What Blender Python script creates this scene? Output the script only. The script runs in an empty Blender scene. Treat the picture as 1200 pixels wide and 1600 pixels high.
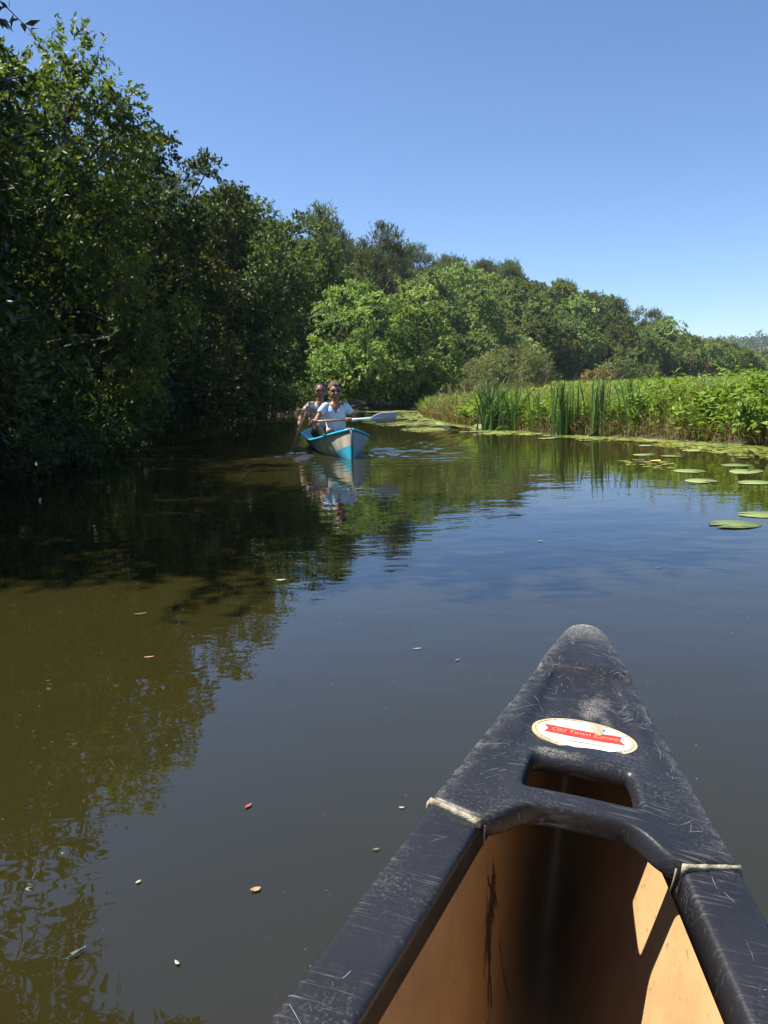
import bpy, bmesh, math, random
import numpy as np
from mathutils import Vector, Matrix, noise as mnoise

# ------------------------------------------------------------------ camera, sky, sun, exposure
SC = bpy.context.scene
COL = SC.collection
R = math.radians
PITCH, ROLL = R(9.1), R(1.8)
cam_d = bpy.data.cameras.new('camera')
cam_d.sensor_fit = 'VERTICAL'; cam_d.sensor_height = 36.0; cam_d.lens = 28.125
cam_d.clip_start = 0.05; cam_d.clip_end = 5000
cam = bpy.data.objects.new('camera', cam_d); COL.objects.link(cam)
_fw = Vector((0, math.cos(PITCH), -math.sin(PITCH))); _up0 = Vector((0, math.sin(PITCH), math.cos(PITCH))); _rt0 = Vector((1, 0, 0))
_rt = _rt0*math.cos(ROLL) - _up0*math.sin(ROLL); _up = _up0*math.cos(ROLL) + _rt0*math.sin(ROLL)
M = Matrix((( _rt.x, _up.x, -_fw.x, 0), (_rt.y, _up.y, -_fw.y, 0), (_rt.z, _up.z, -_fw.z, 1.0), (0, 0, 0, 1)))
cam.matrix_world = M
SC.camera = cam

SUN_EL, SUN_AZ = 57.0, 279.0         # azimuth clockwise from +Y (the way the camera looks)
world = bpy.data.worlds.new('World'); SC.world = world; world.use_nodes = True
wn = world.node_tree.nodes; wl = world.node_tree.links
sky = wn.new('ShaderNodeTexSky'); sky.sky_type = 'NISHITA'; sky.sun_disc = False
sky.sun_elevation = R(SUN_EL); sky.sun_rotation = R(SUN_AZ)
sky.air_density = 0.8; sky.dust_density = 0.0; sky.ozone_density = 8.0
bg = wn['Background']; bg.inputs['Strength'].default_value = 0.069
wl.new(sky.outputs[0], bg.inputs[0])
sun_d = bpy.data.lights.new('sun', 'SUN'); sun_d.energy = 5.0; sun_d.angle = R(0.53); sun_d.color = (1.0, 0.95, 0.86)
sun = bpy.data.objects.new('sun', sun_d); COL.objects.link(sun)
_az = R(SUN_AZ); _el = R(SUN_EL)
SUN_DIR = Vector((math.sin(_az)*math.cos(_el), math.cos(_az)*math.cos(_el), math.sin(_el)))
sun.rotation_euler = SUN_DIR.to_track_quat('Z', 'Y').to_euler()
sun.location = (0, 0, 30)
SC.view_settings.view_transform = 'Standard'; SC.view_settings.look = 'None'
SC.view_settings.exposure = 1.35; SC.view_settings.gamma = 1.0; SC.view_settings.use_curve_mapping = False
SC.render.engine = 'CYCLES'
cy = SC.cycles
cy.max_bounces = 7; cy.diffuse_bounces = 3; cy.glossy_bounces = 3; cy.transmission_bounces = 4; cy.transparent_max_bounces = 6
cy.caustics_reflective = False; cy.caustics_refractive = False
cy.use_denoising = True; cy.sample_clamp_indirect = 6.0; cy.use_adaptive_sampling = True; cy.adaptive_threshold = 0.01

# ------------------------------------------------------------------ helpers
def tag(o, label=None, cat=None, group=None, kind=None):
    if label: o['label'] = label
    if cat: o['category'] = cat
    if group: o['group'] = group
    if kind: o['kind'] = kind
    return o

def link(o, parent=None):
    COL.objects.link(o)
    if parent is not None: o.parent = parent
    return o

def empty(name, loc=(0, 0, 0), rz=0.0):
    o = bpy.data.objects.new(name, None); o.location = loc; o.rotation_euler = (0, 0, rz); o.empty_display_size = .2
    return link(o)

def ob(name, me, mat=None, parent=None, loc=None, smooth=False):
    o = bpy.data.objects.new(name, me)
    if mat is not None and not me.materials: me.materials.append(mat)
    if loc is not None: o.location = loc
    if smooth: me.polygons.foreach_set('use_smooth', [True]*len(me.polygons))
    return link(o, parent)

def mesh_np(name, V, F, smooth=False, attr=None):
    """V (n,3), F (m,k) array with k = 3 or 4; attr = dict of face floats"""
    V = np.asarray(V, np.float32); F = np.asarray(F, np.int32)
    me = bpy.data.meshes.new(name)
    me.vertices.add(len(V)); me.vertices.foreach_set('co', V.ravel())
    k = F.shape[1]
    me.loops.add(F.size); me.loops.foreach_set('vertex_index', F.ravel())
    me.polygons.add(len(F)); me.polygons.foreach_set('loop_start', np.arange(0, F.size, k, dtype=np.int32))
    if smooth: me.polygons.foreach_set('use_smooth', np.ones(len(F), bool))
    if attr:
        for a, vals in attr.items():
            at = me.attributes.new(a, 'FLOAT', 'FACE'); at.data.foreach_set('value', np.asarray(vals, np.float32))
    me.update(calc_edges=True)
    return me

class MB:
    """collects vertices and faces of one mesh"""
    def __init__(s): s.v = []; s.f = []
    def add(s, vs, fs):
        n = len(s.v); s.v.extend([tuple(p) for p in vs]); s.f.extend([tuple(i+n for i in f) for f in fs]); return s
    def tube(s, pts, rad, seg=8, cap=True, round_ends=False):
        pts = [Vector(p) for p in pts]
        if not hasattr(rad, '__len__'): rad = [rad]*len(pts)
        rad = list(rad)
        if round_ends:
            P = []; Q = []
            d0 = (pts[0]-pts[1]).normalized(); d1 = (pts[-1]-pts[-2]).normalized()
            for a in (80, 55, 28): P.append(pts[0]+d0*rad[0]*math.sin(R(a))); Q.append(rad[0]*math.cos(R(a)))
            P += pts; Q += rad
            for a in (28, 55, 80): P.append(pts[-1]+d1*rad[-1]*math.sin(R(a))); Q.append(rad[-1]*math.cos(R(a)))
            pts, rad = P, Q
        n = len(pts); ref = None; vs = []
        for i, p in enumerate(pts):
            t = (pts[min(i+1, n-1)]-pts[max(i-1, 0)]).normalized()
            if ref is None:
                ref = t.orthogonal().normalized()
            ref = (ref - t*ref.dot(t)).normalized(); b = t.cross(ref)
            for k in range(seg):
                a = 2*math.pi*k/seg
                vs.append(p + (ref*math.cos(a)+b*math.sin(a))*rad[i])
        fs = [(i*seg+k, i*seg+(k+1) % seg, (i+1)*seg+(k+1) % seg, (i+1)*seg+k) for i in range(n-1) for k in range(seg)]
        if cap:
            fs.append(tuple(range(seg-1, -1, -1))); fs.append(tuple((n-1)*seg+k for k in range(seg)))
        return s.add(vs, fs)
    def loft(s, rings, cap=True):
        m = len(rings[0]); vs = [p for r in rings for p in r]
        fs = [(i*m+k, i*m+(k+1) % m, (i+1)*m+(k+1) % m, (i+1)*m+k) for i in range(len(rings)-1) for k in range(m)]
        if cap: fs.append(tuple(range(m-1, -1, -1))); fs.append(tuple((len(rings)-1)*m+k for k in range(m)))
        return s.add(vs, fs)
    def ell(s, c, r, nu=14, nv=10, fn=None):
        rings = []
        for i in range(1, nv):
            th = math.pi*i/nv
            ring = []
            for k in range(nu):
                ph = 2*math.pi*k/nu
                d = Vector((math.sin(th)*math.cos(ph), math.sin(th)*math.sin(ph), -math.cos(th)))
                q = fn(d) if fn else 1.0
                ring.append((c[0]+r[0]*d.x*q, c[1]+r[1]*d.y*q, c[2]+r[2]*d.z*q))
            rings.append(ring)
        return s.loft(rings)
    def box(s, lo, hi):
        x0, y0, z0 = lo; x1, y1, z1 = hi
        return s.add([(x0,y0,z0),(x1,y0,z0),(x1,y1,z0),(x0,y1,z0),(x0,y0,z1),(x1,y0,z1),(x1,y1,z1),(x0,y1,z1)],
                     [(3,2,1,0),(4,5,6,7),(0,1,5,4),(1,2,6,5),(2,3,7,6),(3,0,4,7)])
    def mesh(s, name, smooth=True):
        me = bpy.data.meshes.new(name); me.from_pydata(s.v, [], s.f)
        if smooth: me.polygons.foreach_set('use_smooth', [True]*len(me.polygons))
        me.update(); return me
    def build(s, name, mat, parent=None, smooth=True, loc=None):
        return ob(name, s.mesh(name, smooth), mat, parent, loc)

# ------------------------------------------------------------------ materials
def new_mat(name):
    m = bpy.data.materials.new(name); m.use_nodes = True
    nt = m.node_tree; return m, nt, nt.nodes, nt.links, nt.nodes['Principled BSDF']

def ramp(n, l, src, stops, interp='LINEAR'):
    r = n.new('ShaderNodeValToRGB'); r.color_ramp.interpolation = interp
    e = r.color_ramp.elements
    while len(e) < len(stops): e.new(0.5)
    for el, (p, c) in zip(e, stops): el.position = p; el.color = (*c, 1) if len(c) == 3 else c
    if src is not None: l.new(src, r.inputs[0])
    return r.outputs[0]

def noise_tex(n, l, scale, detail=4, rough=.55, vec=None, dist=0.0):
    t = n.new('ShaderNodeTexNoise'); t.inputs['Scale'].default_value = scale; t.inputs['Detail'].default_value = detail
    t.inputs['Roughness'].default_value = rough; t.inputs['Distortion'].default_value = dist
    if vec is not None: l.new(vec, t.inputs['Vector'])
    return t.outputs['Fac']

def coords(n, kind='Object'):
    return n.new('ShaderNodeTexCoord').outputs[kind]

def mapping(n, l, vec, scale=(1, 1, 1), rot=(0, 0, 0), loc=(0, 0, 0)):
    m = n.new('ShaderNodeMapping'); m.inputs['Scale'].default_value = scale; m.inputs['Rotation'].default_value = rot; m.inputs['Location'].default_value = loc
    l.new(vec, m.inputs['Vector']); return m.outputs[0]

def mixc(n, l, fac, a, b):
    m = n.new('ShaderNodeMix'); m.data_type = 'RGBA'
    if isinstance(fac, (int, float)): m.inputs[0].default_value = fac
    else: l.new(fac, m.inputs[0])
    for i, x in ((6, a), (7, b)):
        if isinstance(x, tuple): m.inputs[i].default_value = (*x, 1)
        else: l.new(x, m.inputs[i])
    return m.outputs[2]

def math_n(n, l, op, a, b=None, clamp=False):
    m = n.new('ShaderNodeMath'); m.operation = op; m.use_clamp = clamp
    for i, x in enumerate((a, b)):
        if x is None: continue
        if isinstance(x, (int, float)): m.inputs[i].default_value = x
        else: l.new(x, m.inputs[i])
    return m.outputs[0]

def bump(n, l, bsdf, h, strength=.3, dist=.01):
    b = n.new('ShaderNodeBump'); b.inputs['Strength'].default_value = strength; b.inputs['Distance'].default_value = dist
    l.new(h, b.inputs['Height']); l.new(b.outputs[0], bsdf.inputs['Normal']); return b

def simple(name, c1, c2=None, rough=.6, scale=8, spec=.4, bmp=0.0, metal=0):
    m, nt, n, l, b = new_mat(name)
    b.inputs['Roughness'].default_value = rough; b.inputs['Specular IOR Level'].default_value = spec; b.inputs['Metallic'].default_value = metal
    if c2 is None: c2 = tuple(min(1, x*1.25) for x in c1)
    f = noise_tex(n, l, scale, vec=coords(n))
    l.new(ramp(n, l, f, [(.3, c1), (.7, c2)]), b.inputs['Base Color'])
    if bmp: bump(n, l, b, noise_tex(n, l, scale*6, vec=coords(n)), bmp, .01)
    return m

def leaf_mat(name, dark, mid, light, accent=None, transl=.3, rough=.42, spec=.35, objvar=.35, gain=1.0):
    """colour from the per-leaf 'tint' attribute plus a little per-tree variation"""
    m, nt, n, l, b = new_mat(name)
    a = n.new('ShaderNodeAttribute'); a.attribute_name = 'tint'
    stops = [(0.0, dark), (.5, mid), (.93, light)]
    if accent: stops.append((1.0, accent))
    c = ramp(n, l, a.outputs['Fac'], stops)
    oi = n.new('ShaderNodeObjectInfo')
    hsv = n.new('ShaderNodeHueSaturation')
    v = n.new('ShaderNodeMapRange'); l.new(oi.outputs['Random'], v.inputs[0]); v.inputs[3].default_value = gain*(1-objvar*.5); v.inputs[4].default_value = gain*(1+objvar*.5)
    hv = n.new('ShaderNodeMath'); hv.operation = 'MULTIPLY_ADD'; hv.inputs[1].default_value = objvar*.035; hv.inputs[2].default_value = .5-objvar*.022; l.new(oi.outputs['Random'], hv.inputs[0])
    l.new(hv.outputs[0], hsv.inputs['Hue']); l.new(v.outputs[0], hsv.inputs['Value']); l.new(c, hsv.inputs['Color'])
    l.new(hsv.outputs[0], b.inputs['Base Color'])
    b.inputs['Roughness'].default_value = rough; b.inputs['Specular IOR Level'].default_value = spec
    tr = n.new('ShaderNodeBsdfTranslucent')
    tc = n.new('ShaderNodeMix'); tc.data_type = 'RGBA'; tc.blend_type = 'MULTIPLY'; tc.inputs[0].default_value = 1.0
    l.new(hsv.outputs[0], tc.inputs[6]); tc.inputs[7].default_value = (1.25, 1.2, .45, 1); l.new(tc.outputs[2], tr.inputs[0])
    mx = n.new('ShaderNodeMixShader'); mx.inputs[0].default_value = transl
    l.new(b.outputs[0], mx.inputs[1]); l.new(tr.outputs[0], mx.inputs[2])
    l.new(mx.outputs[0], n['Material Output'].inputs['Surface'])
    return m

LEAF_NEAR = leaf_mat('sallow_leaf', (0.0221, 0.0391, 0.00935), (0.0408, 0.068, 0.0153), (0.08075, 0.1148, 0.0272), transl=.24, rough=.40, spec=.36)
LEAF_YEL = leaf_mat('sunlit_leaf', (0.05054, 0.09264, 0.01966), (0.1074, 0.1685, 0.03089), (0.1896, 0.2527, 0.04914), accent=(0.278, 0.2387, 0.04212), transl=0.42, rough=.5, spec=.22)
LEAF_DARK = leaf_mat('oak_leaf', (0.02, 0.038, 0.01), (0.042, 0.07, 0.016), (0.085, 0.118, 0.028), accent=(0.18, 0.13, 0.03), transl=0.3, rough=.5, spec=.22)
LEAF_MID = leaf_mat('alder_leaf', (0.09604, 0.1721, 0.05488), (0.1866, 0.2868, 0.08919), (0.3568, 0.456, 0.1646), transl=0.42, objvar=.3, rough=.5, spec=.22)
LEAF_BANK = leaf_mat('bank_leaf', (.045, .080, .020), (.085, .135, .034), (.135, .180, .052), transl=.36, objvar=.3, rough=.5, spec=.22)
LEAF_WILLOW = leaf_mat('willow_leaf', (0.0897, 0.1196, 0.04485), (0.1495, 0.1794, 0.06877), (0.2242, 0.2467, 0.1046), transl=0.4, objvar=.2)
LEAF_HILL = leaf_mat('hill_leaf', (0.08712, 0.1327, 0.04925), (0.1553, 0.2121, 0.07576), (0.2367, 0.2841, 0.1061), transl=0.4, objvar=1.0, rough=.65, spec=.1)
NEEDLE = leaf_mat('pine_needle', (0.05865, 0.08625, 0.0414), (0.0966, 0.1311, 0.05865), (0.1518, 0.1828, 0.07935), transl=0.3, objvar=.4, rough=.65, spec=.1)
LEAF_FAR = leaf_mat('far_wood_leaf', (0.045, 0.075, 0.036), (0.072, 0.105, 0.048), (0.105, 0.135, 0.06), transl=0.3)
HERB = leaf_mat('herb_leaf', (0.08165, 0.1497, 0.02449), (0.1702, 0.2789, 0.04627), (0.313, 0.4218, 0.08845), transl=0.42, objvar=0, rough=.5, spec=.25)
GRASS = leaf_mat('grass_blade', (0.1008, 0.1512, 0.0252), (0.1764, 0.252, 0.04536), (0.2898, 0.3402, 0.0882), transl=0.42, objvar=0)
DRY = leaf_mat('dry_stalk', (.100, .060, .028), (.200, .140, .070), (.340, .270, .150), transl=.2, objvar=0, spec=.2, rough=.7)
REED = leaf_mat('reed_blade', (0.0375, 0.09375, 0.0275), (0.06875, 0.1438, 0.0425), (0.1375, 0.2125, 0.075), transl=.22, objvar=.2, rough=.4)
PADM = leaf_mat('lily_leaf', (0.1215, 0.1755, 0.0405), (0.2025, 0.27, 0.081), (0.297, 0.3375, 0.1215), accent=(0.405, 0.324, 0.1215), transl=.08, rough=.3, spec=.5, objvar=.4)
WEED = leaf_mat('duckweed', (0.1224, 0.153, 0.0204), (0.1938, 0.2142, 0.03672), (0.2856, 0.2754, 0.0714), transl=.1, objvar=0, rough=.5)
BARK = simple('bark', (.035, .028, .020), (.085, .070, .052), .9, 14, .2, .5)
BARK_PINE = simple('pine_bark', (.060, .038, .026), (.120, .078, .050), .9, 6, .2, .4)

# ------------------------------------------------------------------ terrain and water
RIVER = np.array([(-6.2,-45),(-5.6,0),(-5.0,6),(-5.1,10),(-5.7,14),(-6.1,19),(-6.0,25),(-4.6,29.2),(-2.0,30.4),(.6,30.6),(3.2,33),(9,36.5),(22,39),(60,42),
                  (60,38),(22,35.5),(9.5,33),(3.8,29.8),(1.3,27.6),(1.35,23),(1.75,19),(2.4,16.6),(3.1,14.6),(4.0,13.3),(4.7,12.0),(5.3,10.7),(6.1,8),(6.8,4),(7.6,-5),(8.0,-45)], float)

def river_sd(P):
    """signed distance to the bank, negative in the river"""
    P = np.asarray(P, float); n = len(RIVER); d = np.full(len(P), 1e9); ins = np.zeros(len(P), bool)
    for i in range(n):
        a = RIVER[i]; b = RIVER[(i+1) % n]; e = b-a
        t = np.clip(((P-a)@e)/(e@e), 0, 1); d = np.minimum(d, np.hypot(*(P-a-t[:, None]*e).T))
        c = ((a[1] > P[:, 1]) != (b[1] > P[:, 1]))
        with np.errstate(divide='ignore', invalid='ignore'):
            xi = a[0]+(P[:, 1]-a[1])*(e[0])/(e[1] if e[1] != 0 else 1e-9)
        ins ^= c & (P[:, 0] < xi)
    return np.where(ins, -d, d)

def sstep(a, b, x):
    t = np.clip((x-a)/(b-a), 0, 1); return t*t*(3-2*t)

def vnoise(x, y, s, seed=0):
    """cheap smooth noise from summed sines"""
    r = np.random.RandomState(seed); o = np.zeros_like(x, float)
    for k in range(6):
        a = r.uniform(0, 6.283); f = s*r.uniform(.6, 1.7); o += np.sin((x*math.cos(a)+y*math.sin(a))*f+r.uniform(0, 6.283))
    return o/6

def ground_z(x, y):
    x = np.asarray(x, float); y = np.asarray(y, float)
    sd = river_sd(np.stack([x.ravel(), y.ravel()], 1)).reshape(x.shape)
    z = np.where(sd < 0, -0.9*sstep(0, 1.6, -sd)-.02, .16*sstep(0, .35, sd)+.12*sstep(.5, 6, sd))
    z = z + np.where(sd > 0, .05*vnoise(x, y, 1.3, 3)*sstep(0, 1, sd), 0)
    # wooded hill: falls away to the right, rises behind the left bank
    ridge = np.interp(x, [-80, -30, -6, 5, 12, 20, 30, 42, 60, 90], [13, 11.5, 8.6, 7.8, 8.8, 7.4, 4.7, 2.6, .5, 0])
    foot = np.interp(x, [-60, -8, 0, 6, 20, 50], [14, 30, 44, 52, 74, 92]); crest = np.interp(x, [-60, -8, 0, 10, 50], [60, 80, 92, 104, 128])
    z = z + ridge*sstep(foot, crest, y)*np.where(sd > 0, 1, 0)
    z = z + 1.6*sstep(0, 14, -6.5-x)*np.where(sd > 0, 1, 0)*sstep(-60, 0, y)
    # far ridge
    far = 22*sstep(330, 620, y)*(1+.18*vnoise(x, y, .006, 9))*sstep(60, 190, x+.0*y)+11*sstep(330, 620, y)*sstep(60, -150, x)
    return z + far

def axis(dense0, dense1, step, lo, hi, grow=1.16):
    a = list(np.arange(dense0, dense1+1e-6, step)); s = step
    while a[-1] < hi: s *= grow; a.append(a[-1]+s)
    s = step
    while a[0] > lo: s *= grow; a.insert(0, a[0]-s)
    return np.array(a)

def grid_mesh(name, xs, ys, zf, smooth=True):
    X, Y = np.meshgrid(xs, ys); Z = zf(X, Y); nx, ny = len(xs), len(ys)
    V = np.stack([X, Y, Z], -1).reshape(-1, 3)
    i, j = np.meshgrid(np.arange(nx-1), np.arange(ny-1)); k = (j*nx+i).ravel()
    return mesh_np(name, V, np.stack([k, k+1, k+nx+1, k+nx], 1), smooth)

m, nt, n, l, b = new_mat('soil')
co = coords(n)
c = ramp(n, l, noise_tex(n, l, .9, 6, .6, co), [(.3, (.030, .026, .014)), (.5, (.050, .052, .020)), (.72, (.095, .105, .035))])
c2 = ramp(n, l, noise_tex(n, l, 14, 5, .6, co), [(.3, (.055, .042, .026)), (.7, (.12, .10, .06))])
l.new(mixc(n, l, .35, c, c2), b.inputs['Base Color']); b.inputs['Roughness'].default_value = .95
bump(n, l, b, noise_tex(n, l, 18, 5, .6, co), .6, .03)
SOIL = m
terrain = ob('terrain', grid_mesh('terrain', axis(-8, 8, .32, -900, 900, 1.13), axis(0, 36, .36, -60, 1100, 1.1), ground_z), SOIL)
tag(terrain, kind='structure')

# the second canoe's frame is needed for its wake
BOW = Vector((-.41, 10.83, 0)); BACK = Vector((-.165, .986, 0)).normalized(); SIDE = Vector((BACK.y, -BACK.x, 0))   # SIDE: to the right seen from us

def water_z(X, Y):
    dx, dy = X-BOW.x, Y-BOW.y
    xi = dx*BACK.x+dy*BACK.y; et = dx*SIDE.x+dy*SIDE.y
    z = np.zeros_like(X)
    ae = np.abs(et)
    for (k, lam, A, off, w) in ((.42, .30, .0075, .34, .5), (.30, .19, .0035, .5, .6), (.62, .44, .0065, .25, .8)):
        q = ae-(off+k*np.maximum(xi, 0)); env = np.exp(-(q/w)**2)*sstep(-.15, .5, xi)*np.exp(-np.maximum(xi-1.0, 0)/2.6)
        z += A*env*np.cos(2*math.pi*q/lam+1.1*vnoise(X, Y, 3.2, 4))*(1+.5*vnoise(X, Y, 6, 14))
    z += .004*np.exp(-((xi+.2)/1.0)**2-(et/2.2)**2)*np.cos(2*math.pi*(xi*.9+.25*ae)/.34)
    for (lam, A, ph) in ((.46, .013, .4), (.29, .006, 1.7)):      # transverse waves beside the hull
        env = sstep(.38, .62, ae)*np.exp(-np.maximum(ae-.55, 0)/.55)*sstep(.0, .5, xi)*np.exp(-np.maximum(xi-1.2, 0)/.9)*np.where(et < 0, 1.35, 1.0)
        z += A*env*np.cos(2*math.pi*(xi-.25*ae)/lam+ph+1.3*vnoise(X, Y, 1.6, 24))*(1+.6*vnoise(X, Y, 3.3, 25))
    # a paddle's rings beside the hull
    for (px, py, A, lam) in ((-1.75, 12.3, .006, .30),):
        r = np.hypot(X-px, Y-py); z += A*np.exp(-r/.8)*np.cos(2*math.pi*r/lam)
    return z

m, nt, n, l, b = new_mat('river_water')
co = coords(n)
l.new(ramp(n, l, noise_tex(n, l, .35, 4, .5, co), [(.3, (.0165, .0143, .0036)), (.7, (.0212, .0184, .0048))]), b.inputs['Base Color'])
b.inputs['Roughness'].default_value = .012; b.inputs['IOR'].default_value = 1.78; b.inputs['Specular IOR Level'].default_value = .5
w1 = noise_tex(n, l, 1.0, 3, .5, mapping(n, l, co, (2.0, 3.4, 1), (0, 0, .2)))
w2 = noise_tex(n, l, 1.0, 2, .5, mapping(n, l, co, (7.0, 12.0, 1), (0, 0, -.3)))
w3 = noise_tex(n, l, .25, 2, .5, co)
hh = math_n(n, l, 'ADD', math_n(n, l, 'MULTIPLY', w1, .020), math_n(n, l, 'MULTIPLY', math_n(n, l, 'MULTIPLY', w2, .0042), ramp(n, l, w3, [(.38, (.25,)*3), (.62, (1,)*3)])))
bb = n.new('ShaderNodeBump'); bb.inputs['Strength'].default_value = 1.0; bb.inputs['Distance'].default_value = .17
l.new(hh, bb.inputs['Height']); l.new(bb.outputs[0], b.inputs['Normal'])
WATER = m
water = ob('water', grid_mesh('water', axis(-4.6, 3.6, .03, -70, 70, 1.2), axis(8.8, 15.0, .03, -60, 60, 1.2), water_z), WATER)
tag(water, kind='structure')

# ------------------------------------------------------------------ leaves, crowns, trees
def unit(v): return v/np.maximum(np.linalg.norm(v, axis=-1, keepdims=True), 1e-9)

def leaf_arrays(C, A, N, ln, wd, fold=.18):
    A = unit(A); S = unit(np.cross(A, N)); N = unit(np.cross(S, A)); ln = ln[:, None]; wd = wd[:, None]
    mid = C+A*ln*.42
    V = np.stack([C, mid+S*wd*.5+N*wd*fold, C+A*ln, mid-S*wd*.5+N*wd*fold], 1).reshape(-1, 3)
    k = np.arange(len(C))*4
    F = np.stack([k, k+1, k+2, k, k+2, k+3], 1).reshape(-1, 3)
    return V, F

def leaves(name, parts):
    """parts: list of (C, A, N, ln, wd, tint)"""
    C, A, N, ln, wd, ti = [np.concatenate([p[i] for p in parts]) for i in range(6)]
    V, F = leaf_arrays(C, A, N, ln, wd)
    return mesh_np(name, V, F, False, {'tint': np.repeat(np.clip(ti, 0, 1), 2)})

def clump_centres(rng, env, n, zmin):
    out = []
    W = np.array([e[6] if len(e) > 6 else e[3]*e[4]+e[3]*e[5]+e[4]*e[5] for e in env]); W = W/W.sum()
    while len(out) < n:
        e = env[rng.choice(len(env), p=W)]
        d = unit(rng.normal(size=3)); r = rng.uniform(.45, 1.0)**.55
        p = np.array(e[:3])+d*np.array(e[3:6])*r
        if p[2] < zmin: continue
        out.append(np.concatenate([p, unit(d*np.array(e[3:6]))]))
    return np.array(out)

def crown_parts(rng, CC, twigs, per, tw_len, lf, asp, sigma, droop=.25, flat=.75, clump_var=.22):
    K = len(CC); n = K*twigs
    c = np.repeat(CC, twigs, 0); cv = np.repeat(rng.normal(0, clump_var, K), twigs)
    off = unit(rng.normal(size=(n, 3))+c[:, 3:]*.55+np.array([0, 0, .25]))
    csz = np.repeat(rng.uniform(.65, 1.35, K), twigs)[:, None]
    base = c[:, :3]+off*sigma*csz*(rng.uniform(.25, 1.0, (n, 1))**.6)*1.7*np.array([1, 1, flat])
    d = unit(off*.75+c[:, 3:]*.35+rng.normal(size=(n, 3))*.45+np.array([0, 0, .12-droop]))
    L = tw_len*rng.uniform(.6, 1.3, n)
    t = (np.arange(per)+rng.uniform(0, 1, (n, per)))/per
    P = base[:, None]+d[:, None]*(L[:, None]*t)[..., None]; P[..., 2] -= droop*L[:, None]*t**2*.6
    P = P.reshape(-1, 3); D = np.repeat(d, per, 0); m = len(P)
    A = unit(D*.55+rng.normal(size=(m, 3))*.6+np.array([0, 0, -droop*.8]))
    N = unit(rng.normal(size=(m, 3))*.50+np.array([0, 0, .60])+D*.55)
    ln = lf*rng.uniform(.65, 1.25, m); wd = ln*asp*rng.uniform(.8, 1.2, m)
    ti = .45+np.repeat(cv, per)+rng.normal(0, .16, m)
    return (P, A, N, ln, wd, ti), base, d, L

def limb(mb, a, b, r0, r1, rng, seg=6, k=5, bend=.12):
    a = np.array(a, float); b = np.array(b, float); L = np.linalg.norm(b-a); off = rng.normal(size=3)*bend*L
    pts = []; rad = []
    for i in range(k):
        t = i/(k-1); pts.append(a+(b-a)*t+off*math.sin(math.pi*t)+rng.normal(size=3)*L*.012*(0 < i < k-1)); rad.append(r0+(r1-r0)*t**.8)
    mb.tube(pts, rad, seg)

def woody(rng, CC, top, r0, lean=(0, 0), nl=None, seg=7, low=.25, base_z=-.25):
    mb = MB(); top = np.array(top, float)
    k = 7; sp = []
    wob = rng.normal(size=(2,))*.12
    for i in range(k):
        t = i/(k-1); sp.append(np.array([top[0]*t**1.3+wob[0]*math.sin(3*t), top[1]*t**1.3+wob[1]*math.sin(3.5*t), base_z+(top[2]-base_z)*t]))
    rad = [r0*(1.35 if i == 0 else 1)*(1-.82*i/(k-1)) for i in range(k)]
    mb.tube(sp, rad, seg+2)
    idx = range(len(CC)) if nl is None or nl >= len(CC) else rng.choice(len(CC), nl, replace=False)
    for i in idx:
        c = CC[i, :3]; t = np.clip((c[2]/max(top[2], .1))*rng.uniform(.35, .75), low, .92)
        f = t*(k-1); j = min(int(f), k-2); p = sp[j]+(sp[j+1]-sp[j])*(f-j)
        rr = np.interp(t, [0, 1], [rad[1], rad[-1]])*.55
        limb(mb, p, c, max(rr, .012), .010+r0*.04, rng, seg=5)
    return mb

def make_tree(name, label, cat, loc, env, seed, nclump, twigs, per, tw_len, lf, asp, sigma, leafm, r0=.16, droop=.25, top=None, zmin=.25, nl=None, twig_mesh=False, barkm=None, group=None, flat=.75, clump_var=.22, rz=0, low=.25):
    rng = np.random.RandomState(seed)
    CC = clump_centres(rng, env, nclump, zmin)
    part, base, d, L = crown_parts(rng, CC, twigs, per, tw_len, lf, asp, sigma, droop, flat, clump_var)
    ok = part[0][:, 2] > .06
    part = tuple(p[ok] for p in part)
    t = empty(name, loc, rz); tag(t, label, cat, group)
    if top is None: top = (np.mean([e[0] for e in env])*.7, np.mean([e[1] for e in env])*.7, max(e[2]+e[5]*.5 for e in env))
    mb = woody(rng, CC, top, r0, nl=nl, low=low)
    if twig_mesh:
        for p, q, ll in zip(base, d, L):
            e = p+q*ll; e[2] -= droop*ll*.6; h = p+q*ll*.5; h[2] -= droop*ll*.15
            s = p-q*ll*.35
            mb.tube([s, p, h, e], [.011, .008, .006, .003], 3, cap=False)
    ob('trunk', mb.mesh('trunk'), barkm or BARK, t)
    ob('crown', leaves('crown', [part]), leafm, t)
    return t

def gz(x, y): return float(ground_z(np.array([x]), np.array([y]))[0])

def copy_tree(src, loc, rz, sc, label=None, group=None, szf=1.0):
    c = src.copy(); COL.objects.link(c); c.location = loc; c.rotation_euler = (0, 0, rz); c.scale = (sc, sc, sc*szf)
    if label: c['label'] = label
    if group: c['group'] = group
    for ch in src.children:
        d = ch.copy(); COL.objects.link(d); d.parent = c
    return c

LB = 'trees crowding the left bank'
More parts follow.
